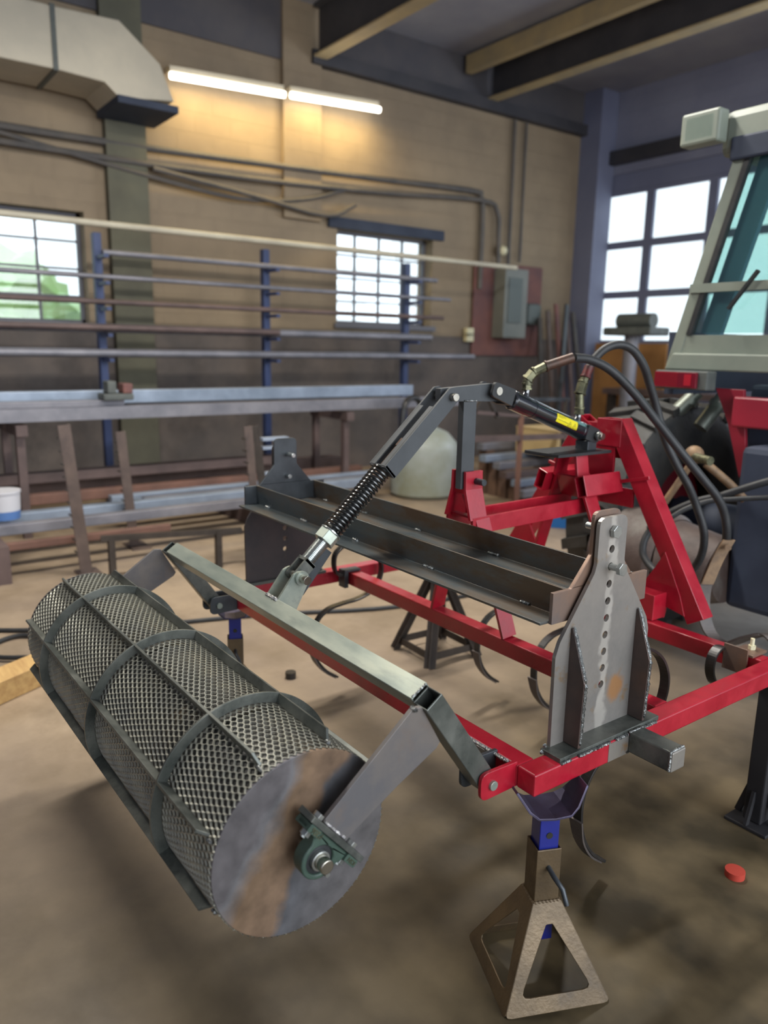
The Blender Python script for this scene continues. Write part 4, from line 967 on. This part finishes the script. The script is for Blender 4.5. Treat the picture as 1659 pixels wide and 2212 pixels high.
bm = NB(); box(bm, -2.24, -2.11, Y0-.105, Y0-.10, 2.445, 2.535); obj('lamp_lens', bm, 'pane_glass', wl)
bm = NB(); bar(bm, (xl(zw)+.05, Y0-.01, 1.80), (xr(zw)-.05, Y0-.01, 1.80), .012, .04, (0, 0, 1)); tp('window_bar', bm, 'cab_green')
bm = NB(); sweep(bm, smooth_path([(-1.78, Y0+.2, 1.62), (-1.82, Y0+.2, 1.95), (-1.70, Y0+.25, 2.0), (-1.62, Y0+.25, 1.7)], 6), .012, 8); tp('grab_handle', bm, 'black_satin', smooth=True)
bm = NB(); box(bm, -1.86, -1.48, 4.0, 4.12, 1.35, 1.85); box(bm, -1.86, -1.48, 4.0, 4.5, 1.2, 1.36); tp('driver_seat', bm, 'black_satin', bevel=.04)
bm = NB(); ringsec(bm, (-1.68, 4.62, 1.62), (-1.68, 4.60, 1.65), .2, .175, 32); tp('steering_wheel', bm, 'black_satin', smooth=True)
bm = NB(); bar(bm, (-1.98, Y0-.035, 1.70), (-1.86, Y0-.035, 1.86), .014, .02, (0, 1, 0)); tp('wiper_arm', bm, 'black_satin')
# tail lamp
bm = NB(); box(bm, -2.285, -2.01, Y0-.10, Y0-.02, 1.330, 1.418); lh = tp('tail_lamp', bm, 'grey_cast', bevel=.006, label='long red tail lamp under the cab')
bm = NB(); box(bm, -2.278, -2.055, Y0-.118, Y0-.10, 1.338, 1.412); obj('lens', bm, 'tail_red', lh, bevel=.003)
for k in range(9): bm = NB(); box(bm, -2.27, -2.15, Y0-.1205, Y0-.118, 1.344+k*.0076, 1.3465+k*.0076); obj('lens_rib', bm, 'tail_bright', lh)
bm = NB(); box(bm, -2.115, -2.08, Y0-.122, Y0-.118, 1.350, 1.402); obj('reflector', bm, 'tail_bright', lh)
# fender and frames in red
bm = NB(); plate(bm, [(-2.04, 1.34), (-1.90, 1.34), (-1.845, .98), (-1.875, .93), (-1.96, 1.18)], [], xz(3.45), .02); tp('fender_plate', bm, 'red_fender', bevel=.003)
bm = NB(); box(bm, -1.92, -1.55, 3.40, 3.45, 1.17, 1.31); tp('rear_crossplate', bm, 'red_fender', bevel=.01)
bm = NB(); box(bm, -1.80, -1.30, 3.30, 3.55, .35, 1.1); tp('drawbar_housing', bm, 'dark_machine', bevel=.03)
bm = NB(); box(bm, -1.93, -1.15, 3.56, 3.66, .98, 1.36); tp('underfloor_box', bm, 'dark_machine', bevel=.02)
# lift arm with ball end
def curve_part(name, pts, r, m, n=6, seg=12): bm = NB(); sweep(bm, smooth_path(pts, n), r, seg); return tp(name, bm, m, smooth=True)
bm = NB(); bmesh.ops.create_icosphere(bm, subdivisions=3, radius=.042, matrix=Matrix.Translation((-1.90, 3.1, 1.06))); tp('ball_joint', bm, 'tan_arm', smooth=True)
bm = NB(); cyl(bm, (-1.89, 3.08, 1.055), (-1.79, 3.05, 1.05), .02, 12); tp('joint_stud', bm, 'fitting', smooth=True)
curve_part('lift_rod', [(-1.905, 3.1, 1.03), (-1.95, 3.08, .93), (-2.02, 3.05, .78), (-2.06, 3.04, .66)], .016, 'tan_arm')
curve_part('lift_rod', [(-1.84, 3.1, 1.03), (-1.76, 3.16, .95), (-1.70, 3.2, .88)], .018, 'tan_arm')
for k, (xa, xb) in enumerate(((-2.30, -2.40), (-2.14, -2.19))):
    bm = NB(); cyl(bm, (xa, 3.72, 1.30), (xb, 3.60, 1.13), .038, 20); cyl(bm, (xa-.02, 3.70, 1.26), (xa-.027, 3.69, 1.24), .042, 20); tp('silver_cylinder', bm, 'silver_pipe', smooth=True)
bm = NB(); box(bm, -2.06, -1.93, 3.52, 3.62, 1.27, 1.275, Matrix.Rotation(.0, 4, 'X')); tp('paper_tag', bm, 'paper')
# bent spring steel stabiliser at the right edge
bs = [(-1.505, 2.74, .80), (-1.53, 2.72, .72), (-1.55, 2.70, .62), (-1.54, 2.69, .52), (-1.50, 2.69, .44), (-1.44, 2.70, .415), (-1.37, 2.72, .46), (-1.31, 2.74, .485), (-1.27, 2.76, .44), (-1.26, 2.78, .36)]
t = thing('bent_spring_bar', 'tan and grey bent spring steel bar curving under the hose at right', 'spring bar', bs[-1])
bm = NB(); strip(bm, smooth_path(bs, 6), V((.6, .8, 0)), .010, .05); obj('spring_bar', bm, 'tine_grey', t, bevel=.0015)
bm = NB(); strip(bm, smooth_path([(p[0]+.012, p[1]-.01, p[2]+.01) for p in bs[:3]], 6), V((.6, .8, 0)), .008, .045); obj('wear_strip', bm, 'tan_arm', t)
bm = NB(); hexa(bm, (-1.485, 2.715, .785), (-1.47, 2.69, .79), .012); obj('bolt', bm, 'tan_arm', t)

# ================================================================== BACK WALL FITTINGS
# fluorescent light
lt = thing('fluorescent_light', 'long glowing two tube light hanging high on the back wall', 'light', (-7.72, 4.3, 4.0))
for a, b, za, zb2 in ((3.09, 4.34, 4.035, 4.10), (4.42, 5.58, 4.11, 4.175)):
    bm = NB(); cyl(bm, (-7.80, a, za), (-7.80, b, zb2), .032, 14); obj('tube', bm, 'tube_light', lt, smooth=True)
    bm = NB(); bar(bm, (-7.87, a, za+.07), (-7.87, b, zb2+.07), .12, .05); obj('housing', bm, 'duct', lt)
for yl, zl in ((3.72, 4.015), (5.0, 4.09)):
    l = bpy.data.lights.new('tube_lamp', 'AREA'); l.shape = 'RECTANGLE'; l.size = 1.15; l.size_y = .05; l.energy = 17; l.color = (1, .74, .30)
    lo = bpy.data.objects.new('tube_lamp', l); COL.objects.link(lo)
    dz = V((.10, 0, 1)).normalized(); dx = V((0, 1, 0)); dy = dz.cross(dx)
    lo.matrix_world = Matrix(((dx.x, dy.x, dz.x, -7.69), (dx.y, dy.y, dz.y, yl), (dx.z, dy.z, dz.z, zl), (0, 0, 0, 1)))
def fill_fixture(x, y, z, label, power):  # added out-of-view fixtures that brighten the mid floor and machine tops
    t = thing('fill_light', label, 'light', (x, y, z))
    bm = NB(); box(bm, x-.12, x+.12, y-.65, y+.65, z+.04, z+.10); obj('housing', bm, 'duct', t, bevel=.01)
    for dx in (-.06, .06): bm = NB(); cyl(bm, (x+dx, y-.6, z+.02), (x+dx, y+.6, z+.02), .018, 12); obj('tube', bm, 'tube_light', t, smooth=True)  # tubes of the added fill light
    for dy in (-.5, .5): bm = NB(); cyl(bm, (x, y+dy, z+.1), (x, y+dy, CZ), .004, 6); obj('fill_chain', bm, 'zinc', t)
    l = bpy.data.lights.new('fill_lamp', 'AREA'); l.shape = 'RECTANGLE'; l.size = .24; l.size_y = 1.25; l.energy = power; l.color = (1, .96, .88)
    o = bpy.data.objects.new('fill_lamp', l); COL.objects.link(o); o.location = (x, y, z-.02)
fill_fixture(-3.7, .5, 4.2, 'added fill light hanging above the left of the floor, out of view', 115)
fill_fixture(-3.3, 2.9, 4.3, 'added fill light hanging above the right of the floor, out of view', 150)
# duct
dc = thing('air_duct', 'grey sheet metal air duct with angled elbow at upper left', 'duct', (-7.5, 1.0, 3.7))
bm = NB(); box(bm, -7.9, -7.3, -3.0, 1.9, 3.72, 4.2); obj('duct_run', bm, 'duct', dc, bevel=.01)
bm = NB(); plate(bm, [(1.9, 4.2), (2.45, 4.22), (2.80, 3.95), (2.92, 3.66), (2.42, 3.60), (2.30, 3.70), (1.9, 3.72)], [], yz(-7.9), .6); obj('duct_elbow', bm, 'duct', dc, bevel=.01)
bm = NB(); box(bm, -7.92, -7.28, 2.40, 2.95, 3.56, 3.62); obj('duct_rim', bm, 'dark_machine', dc)
for y in (.9, 1.9): bm = NB(); box(bm, -7.91, -7.29, y-.02, y+.02, 3.71, 4.21); obj('duct_seam', bm, 'grey_cast', dc)
# conduits along the wall
def pipe(name, pts, r, m, label, cat='pipe', group=None, smooth_n=4):
    bm = NB(); sweep(bm, smooth_path(pts, smooth_n) if smooth_n else pts, r, 8); return tag(obj(name, bm, m, smooth=True), label, cat, group)
pipe('conduit', [(-7.93, -2, 3.36), (-7.93, 2, 3.36), (-7.93, 5, 3.44), (-7.93, 7.1, 3.52), (-7.93, 7.34, 3.46), (-7.93, 7.38, 3.2), (-7.93, 7.38, 2.3)], .035, 'conduit', 'highest conduit on the back wall, bending down beside the electrical panel')
pipe('conduit', [(-7.9, -2, 3.24), (-7.9, 3, 3.22), (-7.9, 5.5, 3.30), (-7.9, 7.3, 3.42), (-7.9, 7.62, 3.3), (-7.9, 7.66, 3.0), (-7.9, 7.68, 2.6)], .03, 'conduit', 'second conduit on the back wall, ending over the electrical panel')
pipe('conduit', [(-7.9, 1.5, 3.30), (-7.9, 2.8, 3.12), (-7.9, 3.8, 3.02), (-7.9, 4.6, 3.10), (-7.9, 5.2, 3.28)], .022, 'conduit', 'sagging cable under the conduits on the back wall', 'cable')
pipe('conduit', [(-7.86, 2.9, 3.18), (-7.86, 4.0, 3.06), (-7.86, 4.9, 2.96), (-7.86, 5.3, 3.12)], .026, 'conduit', 'lowest sagging cable left of the right window', 'cable')
pipe('conduit', [(-7.93, 7.9, 4.5), (-7.93, 7.9, 2.62)], .022, 'conduit', 'straight vertical conduit near the wall corner', smooth_n=0)
pipe('conduit', [(-7.93, 8.12, 4.5), (-7.93, 8.12, 2.7)], .018, 'conduit', 'thin vertical conduit nearest the wall corner', smooth_n=0)
pb = thing('electrical_panel', 'grey electrical panel box on a red board by the corner', 'electrical panel', (-7.9, 8.0, 1.6))
bm = NB(); box(bm, -7.97, -7.95, 7.30, 8.62, 1.42, 2.66); obj('backing_board', bm, 'board_red', pb)
bm = NB(); box(bm, -7.95, -7.72, 7.66, 8.10, 1.66, 2.58); obj('cabinet', bm, 'panel_grey', pb, bevel=.01)
bm = NB(); box(bm, -7.72, -7.705, 7.72, 7.98, 1.86, 2.46); obj('panel_door', bm, 'panel_dark', pb, bevel=.004)
bm = NB(); box(bm, -7.95, -7.80, 8.22, 8.5, 1.85, 2.15); obj('round_box', bm, 'panel_dark', pb, bevel=.05)
sw = thing('wall_switch', 'small ivory switch box with a lever, left of the electrical panel', 'switch', (-7.9, 7.23, 1.6))
bm = NB(); box(bm, -7.98, -7.90, 7.17, 7.29, 1.60, 1.78); obj('switch_box', bm, 'ivory', sw, bevel=.008)
bm = NB(); box(bm, -7.90, -7.84, 7.10, 7.24, 1.69, 1.705); obj('lever', bm, 'fitting', sw)
bm = NB(); bmesh.ops.create_icosphere(bm, subdivisions=2, radius=.07, matrix=Matrix.Translation((-7.9, 7.75, 2.82))); tag(obj('wall_lamp', bm, 'ivory', smooth=True), 'small round ivory lamp above the electrical panel', 'lamp')
# shelving rack
rk = thing('pipe_rack', 'steel stock rack with blue posts along the back wall', 'rack', (-7.4, 3.9, 0))
for y in (-1.4, .35, 2.17, 3.86, 5.70):
    bm = NB(); box(bm, -7.42, -7.34, y-.035, y+.035, 0, 2.46); p = obj('post', bm, 'post_blue', rk, bevel=.004)
    for z in (2.28, 2.05, 1.83, 1.60, 1.38):
        bm = NB(); box(bm, -7.42, -7.10, y-.02, y+.02, z-.05, z-.02); obj('arm', bm, 'post_blue', p)
stock = [(2.52, -7.30, -2.6, 7.42, .030, 'rail_pale', 'long pale pipe on the top arms of the rack'), (2.28, -7.30, 2.2, 6.1, .026, 'bar_grey', 'dark bar on the second arms of the rack'),
 (2.07, -7.28, .0, 6.3, .022, 'bar_grey', 'thin grey bar on the third arms of the rack'), (1.85, -7.28, .3, 6.2, .024, 'bar_brown', 'thin brown bar on the fourth arms of the rack'),
 (1.61, -7.26, -2.4, 6.0, .040, 'bar_grey', 'thick grey bar on the fifth arms of the rack'), (1.39, -7.26, -2.4, 6.7, .038, 'bar_grey', 'thick grey bar on the lowest arms of the rack'),
 (1.62, -7.16, -2.4, 3.9, .028, 'bar_brown', 'brown bar in front of the thick bar on the fifth arms')]
for z, x, y0, y1, r, m, lab in stock:
    bm = NB(); cyl(bm, (x, y0, z+r*.4), (x, y1, z+r*.4), r, 10); tag(obj('steel_bar', bm, m, smooth=True), lab, 'steel bar', 'stock on the back rack')
# cutting bench with long stock in front of the rack
bn = thing('stock_bench', 'long low steel trestle bench in front of the rack', 'bench', (-6.5, 2.0, 0))
for y in (-1.2, 1.2, 4.15):
    for x in (-6.85, -6.3):
        bm = NB(); box(bm, x-.03, x+.03, y-.03, y+.03, 0, .88); obj('leg', bm, 'bar_brown', bn)
    bm = NB(); box(bm, -6.9, -6.2, y-.04, y+.04, .80, .88); obj('cross_member', bm, 'bar_brown', bn)
bm = NB(); box(bm, -6.36, -6.26, -2.6, 5.9, .90, 1.0); obj('front_rail', bm, 'bar_grey', bn)
for z, x, y0, y1, h, m, lab in ((1.0, -6.62, -2.6, 5.2, .11, 'bar_blue', 'long blue grey beam lying on the bench'), (.90, -6.84, -2.6, 4.6, .09, 'bar_grey', 'grey beam behind the blue grey one on the bench'),
   (1.0, -6.34, -2.6, 2.0, .05, 'bar_grey', 'short grey bar lying on the front rail of the bench')):
    bm = NB(); box(bm, x-.06, x+.06, y0, y1, z, z+h); tag(obj('steel_beam', bm, m, bevel=.006), lab, 'steel beam')
bs_ = thing('bench_vice', 'small dark red bench vice on the front rail', 'vice', (-6.31, 1.92, 1.05))
bm = NB(); box(bm, -6.40, -6.22, 1.82, 2.06, 1.05, 1.10); box(bm, -6.38, -6.24, 1.86, 1.93, 1.10, 1.2); obj('vice_body', bm, 'grey_cast', bs_, bevel=.01)
bm = NB(); box(bm, -6.38, -6.24, 1.98, 2.06, 1.10, 1.18); obj('vice_jaw', bm, 'board_red', bs_, bevel=.01)
# pallets and stock on the floor behind
pi = 0
floorstock = [(-7.0, -2.2, 4.5, .30, .10, .2, 'bar_brown'), (-6.72, -2.0, 3.6, .42, .08, .16, 'bar_brown'), (-6.4, -2.4, 4.4, .30, .08, .10, 'bar_rust'), (-6.15, 1.8, 4.5, .30, .06, .09, 'bar_blue'), (-5.95, 2.0, 4.2, .30, .06, .08, 'bar_grey'),
   (-5.75, -1.8, 4.1, .30, .08, .10, 'bar_blue'), (-5.45, -2.0, 3.2, .30, .07, .08, 'bar_grey'), (-5.25, -2.0, 1.95, .24, .05, .05, 'bar_rust')]
names = ['wide brown plank at the very back of the floor stack', 'short brown plank behind the rusty bar', 'long rusty bar in the floor stack', 'raised blue grey bar at the right of the floor stack', 'raised grey bar before the blue grey one', 'long blue grey tube near the front of the floor stack', 'grey tube in front of the blue grey tube', 'frontmost rusty tube of the floor stack']
sk = thing('floor_bearers', 'timber bearers under the steel stock on the floor', 'timber', (-6.4, 1.0, 0))
for y in (-1.0, .8, 2.9): bm = NB(); box(bm, -7.5, -5.1, y-.06, y+.06, 0, .24); obj('bearer', bm, 'bar_brown', sk)
for (x, y0, y1, z, h, wd, m), nm in zip(floorstock, names):
    bm = NB(); box(bm, x-wd/2, x+wd/2, y0, y1, z-.06, z-.06+h); tag(obj('steel_stock', bm, m, bevel=.006), nm, 'steel stock')
# stock bundle right of the mast
rb = [(-5.7, 5.45, 8.2, .40, 'bar_blue'), (-5.55, 5.5, 8.4, .34, 'bar_grey'), (-5.4, 5.45, 8.0, .27, 'bar_brown'), (-5.28, 5.5, 8.3, .20, 'bar_blue'), (-5.15, 5.45, 7.8, .12, 'bar_grey'), (-5.85, 5.55, 8.4, .50, 'bar_grey')]
rn = ['second highest bar of the stack behind the mast, blue grey', 'grey bar in the middle of the stack behind the mast', 'brown bar in the stack behind the mast', 'blue bar low in the stack behind the mast', 'lowest grey bar in the stack behind the mast', 'highest grey bar of the stack behind the mast']
sb = thing('stack_bearers', 'stepped timber rack under the bar stack behind the mast', 'timber', (-5.5, 5.6, 0))
for y in (5.65, 6.5, 7.5):
    for x, _, _, z, _ in rb: bm = NB(); box(bm, x-.06, x+.06, y-.05, y+.05, 0, z-.035); obj('bearer', bm, 'rust_brown', sb)
for (x, y0, y1, z, m), nm in zip(rb, rn):
    bm = NB(); box(bm, x-.05, x+.05, y0, y1, z-.035, z+.035); tag(obj('steel_bar', bm, m, bevel=.005), nm, 'steel bar')
# dark trestle with brown legs behind the cylinder
ts = thing('sawhorse', 'dark angle iron sawhorse with A shaped end, behind the cylinder', 'sawhorse', (-5.0, 4.9, 0))
def us(p0, p1, wd, m): bm = NB(); bar(bm, p0, p1, wd, wd); obj('leg' if abs(p0[2]-p1[2]) > .3 else 'rail', bm, m, ts)
us((-5.0, 4.62, .9), (-5.0, 4.78, 1.14), .03, 'stand_brown'); us((-5.0, 4.94, .9), (-5.0, 4.78, 1.14), .03, 'stand_brown')
us((-5.0, 4.62, .0), (-5.0, 4.62, .9), .04, 'stand_brown'); us((-5.0, 5.25, .0), (-5.0, 5.25, 1.0), .05, 'bar_rust')
us((-5.0, 4.9, 1.06), (-5.0, 5.9, 1.04), .035, 'dark_steel'); us((-5.0, 4.62, .72), (-5.0, 5.9, .68), .05, 'bar_brown'); us((-5.0, 5.85, 0), (-5.0, 5.85, 1.05), .04, 'stand_brown')
us((-5.0, 4.62, .96), (-5.0, 5.5, .88), .03, 'bar_brown')
# leaning bars in the corner
lean = [(7.9, 8.4, 'stand_brown'), (8.15, 8.55, 'post_rust'), (8.35, 8.7, 'board_red'), (8.5, 8.95, 'bar_brown'), (8.7, 9.05, 'stand_brown'), (8.0, 8.9, 'dark_steel')]
ln = ['leaning dark flat bar in the corner, farthest left', 'leaning rusty flat bar, second from the left in the corner', 'leaning red flat bar in the corner', 'leaning brown flat bar right of the red one', 'leaning dark bar nearest the corner post', 'leaning black bar crossing behind the red one']
for i, ((y0, y1, m), nm) in enumerate(zip(lean, ln)):
    bm = NB(); bar(bm, (-7.1+.03*i, y0, .0), (-7.75+.01*i, y1, 1.95+.1*(i % 3)), .07, .03, (1, 0, 0)); tag(obj('leaning_bar', bm, m), nm, 'steel bar')
bm = NB(); box(bm, -7.55, -6.35, 9.42, 9.46, 0, 1.62); tag(obj('plywood_sheet', bm, 'plywood'), 'tan plywood sheet leaning against the garage door', 'plywood')
ws = thing('workbench', 'dark cluttered workbench along the garage door', 'workbench', (-6.2, 9.0, 0))
bm = NB(); box(bm, -7.0, -4.0, 8.95, 9.35, .92, 1.0); obj('bench_top', bm, 'bar_brown', ws)
for x in (-6.9, -6.0, -5.0, -4.1): bm = NB(); box(bm, x-.05, x+.05, 9.0, 9.1, 0, .92); obj('leg', bm, 'stand_brown', ws)
bm = NB(); box(bm, -6.9, -4.1, 9.03, 9.08, .3, .75); obj('front_board', bm, 'bar_brown', ws)
# grinder on a pedestal in front of the garage door
gp = thing('pedestal_grinder', 'grey machine on a stand in front of the garage door window', 'machine', (-6.2, 8.3, 0))
bm = NB(); cyl(bm, (-6.1, 8.3, 0), (-6.1, 8.3, 1.7), .09, 12); obj('column', bm, 'bar_grey', gp, smooth=True)
bm = NB(); box(bm, -6.4, -5.7, 8.1, 8.5, 1.7, 1.8); obj('table', bm, 'grey_cast', gp, bevel=.02)
bm = NB(); cyl(bm, (-6.3, 8.3, 1.88), (-5.8, 8.3, 1.88), .09, 16); obj('motor', bm, 'grey_cast', gp, smooth=True)
# barrel
bl = thing('plastic_tank', 'round translucent white plastic tank with tan stain behind the mast', 'tank', (-6.1, 5.0, 0))
bm = NB(); prof = [(0, .0), (.30, .0), (.345, .04), (.35, .30), (.35, .50), (.33, .56), (.24, .66), (.10, .72), (.09, .76), (0, .76)]
seg = 40; rg = [[bm.verts.new((-6.1+r*math.cos(2*PI*k/seg), 5.0+r*math.sin(2*PI*k/seg), z)) for k in range(seg)] for r, z in prof[1:-1]]
for a, b in zip(rg, rg[1:]):
    for k in range(seg): bm.faces.new((a[k], a[(k+1) % seg], b[(k+1) % seg], b[k]))
bm.faces.new(rg[0][::-1]); bm.faces.new(rg[-1]); obj('tank_body', bm, 'tank_white', bl, smooth=True)
bm = NB(); cyl(bm, (-6.1, 5.0, .76), (-6.1, 5.0, .82), .11, 20); obj('cap', bm, 'tine_black', bl, smooth=True)
bm = NB(); sweep(bm, smooth_path([(-6.1, 5.0, .8), (-6.05, 4.85, 1.0), (-6.0, 4.66, .96), (-5.98, 4.6, .6)], 5), .03, 8); obj('tank_hose', bm, 'tine_black', bl, smooth=True)
# boxes
bx = thing('cardboard_box', 'tan cardboard box standing on the steel bars behind the red tower', 'box', (-5.5, 6.4, .436))
bm = NB(); box(bm, -5.77, -5.2, 6.0, 6.85, .436, .70); obj('box_body', bm, 'cardboard', bx)
bm = NB(); box(bm, -5.78, -5.19, 5.99, 6.42, .70, .706); obj('flap', bm, 'cardboard', bx)
bm = NB(); bmesh.ops.create_icosphere(bm, subdivisions=3, radius=.12); rnd = random.Random(2)
for v in bm.verts: v.co = V((v.co.x*(1+rnd.uniform(-.3, .3)), v.co.y*(1.2+rnd.uniform(-.3, .3)), max(-.02, v.co.z*.5*(1+rnd.uniform(-.4, .4)))))
bmesh.ops.translate(bm, verts=bm.verts, vec=(-5.5, 6.5, .727)); tag(obj('plastic_bag', bm, 'plastic_bag'), 'crumpled clear plastic bag on the cardboard box', 'bag')
bb = thing('blue_carton', 'blue welding wire carton seen under the red tower', 'box', (-4.5, 5.2, 0))
MB = Matrix.Translation((-4.38, 5.22, 0)) @ Matrix.Rotation(math.radians(38), 4, 'Z')
bm = NB(); box(bm, -.17, .17, -.20, .20, 0, .33, MB); obj('carton', bm, 'blue_box', bb, bevel=.004)
ex = MB.to_3x3() @ V((1, 0, 0)); ey = MB.to_3x3() @ V((0, 1, 0))
text_part('welding wire', .055, MB @ basis((.172, 0, .24), (0, 1, 0), (0, 0, 1), (1, 0, 0)), 'box_print', bb)
text_part('copper coated', .035, MB @ basis((.172, 0, .285), (0, 1, 0), (0, 0, 1), (1, 0, 0)), 'box_print', bb)
# trestle posts at left
def rack_post(name, p0, p1, label, wd=.075, m='post_rust', rung=True):
    t = thing(name, label, 'post', (p0[0], p0[1], 0))
    p0 = V(p0); p1 = V(p1)
    bm = NB(); bar(bm, p0, p1, .006, wd, (0, 1, 0)); obj('front_leg', bm, m, t, bevel=.001)
    bm = NB(); bar(bm, p0+V((-.03, wd/2, 0)), p1+V((-.03, wd/2, 0)), wd*.8, .006, (0, 1, 0)); obj('angle_leg', bm, m, t, bevel=.001)
    bm = NB(); box(bm, p0.x-.12, p0.x+.12, p0.y-.05, p0.y+.09, 0, .012); obj('foot_plate', bm, m, t)
    if rung:
        n = 12; bm = NB(); d = p1-p0
        for k in range(2, n): q = p0+d*k/n+V((0, -wd/2-.006, 0)); cyl(bm, q+V((-.03, 0, 0)), q+V((.03, 0, 0)), .006, 6)
        obj('rung_teeth', bm, 'stand_brown', t)
    return t
rack_post('trestle_post', (-5.05, 1.30, 0), (-5.05, 1.22, .99), 'rusty notched upright post standing just behind the drum', .075)
rack_post('trestle_post', (-5.60, 1.80, 0), (-5.60, 1.74, .87), 'shorter rusty notched post, right of the one behind the drum', .07)
t = rack_post('trestle_post', (-4.65, 2.36, 0), (-4.65, 2.29, .97), 'pair of leaning dark angle legs behind the far upright plate', .06)
bm = NB(); bar(bm, (-4.72, 2.50, 0), (-4.66, 2.34, .97), .006, .06, (0, 1, 0)); obj('rear_leg', bm, 'stand_brown', t)
for y in (2.62, ): 
    for z in (.42, .54, .62, .80, .86):
        bm = NB(); box(bm, -4.75, -4.69, 2.42, 2.62, z, z+.02); obj('rung', bm, 'bar_blue', t)
bm = NB(); bar(bm, (-4.9, 1.36, .27), (-4.72, 2.26, .25), .035, .035); tag(obj('trestle_rail', bm, 'stand_brown'), 'dark low rail between the posts behind the drum', 'rail')
for x, y in ((-4.88, 1.42), (-4.75, 2.1)):
    bm = NB(); box(bm, x-.02, x+.02, y-.02, y+.02, 0, .26); tag(obj('rail_prop', bm, 'stand_brown'), 'dark prop under the low rail, %s end' % ('left' if y < 2 else 'right'), 'prop')
# bucket
bk = thing('plastic_bucket', 'white and blue plastic bucket on the floor stock at the left edge', 'bucket', (-5.6, .93, .322))
bm = NB(); cyl(bm, (-5.6, .93, .322), (-5.6, .93, .38), .10, 24, .105); obj('bucket_base', bm, 'bucket_blue', bk, smooth=True)
bm = NB(); cyl(bm, (-5.6, .93, .38), (-5.6, .93, .50), .105, 24, .11); cyl(bm, (-5.6, .93, .50), (-5.6, .93, .515), .115, 24); obj('bucket_body', bm, 'bucket_white', bk, smooth=True)
# floor clutter
bm = NB(); bar(bm, (-3.0, -.32, .05), (-3.58, .78, .05), .14, .1); tag(obj('timber_plank', bm, 'wood', bevel=.004), 'pale timber plank on the floor left of the drum', 'plank')
pipe('cable', [(-3.95, .84, .015), (-4.1, .70, .015), (-4.02, .55, .015), (-3.85, .55, .02), (-3.68, .80, .02), (-3.5, .95, .02), (-3.3, 1.2, .015)], .012, 'rubber', 'grey cable loop on the floor at the left edge', 'cable', smooth_n=6)
pipe('cable', [(-4.6, .2, .012), (-4.2, .7, .012), (-3.9, 1.3, .012), (-3.7, 1.9, .012), (-3.4, 2.6, .012), (-3.3, 3.4, .012)], .012, 'rubber', 'black cable crossing the floor behind the drum', 'cable', smooth_n=6)
bm = NB(); bmesh.ops.create_icosphere(bm, subdivisions=3, radius=.035, matrix=Matrix.Translation((-3.95, 1.93, .035))); tag(obj('steel_ball', bm, 'dark_steel', smooth=True), 'dark round steel ball on the floor behind the arm frame', 'ball')
bm = NB(); cyl(bm, (-2.9, 1.62, 0), (-2.9, 1.62, .03), .025, 14); tag(obj('floor_nut', bm, 'tine_black'), 'small black nut on the floor beside the far jack stand', 'nut')
bm = NB(); cyl(bm, (-.97, 2.02, 0), (-.97, 2.02, .02), .028, 16); tag(obj('orange_cap', bm, 'orange_plastic', smooth=True), 'small orange red cap on the floor at lower right', 'cap')
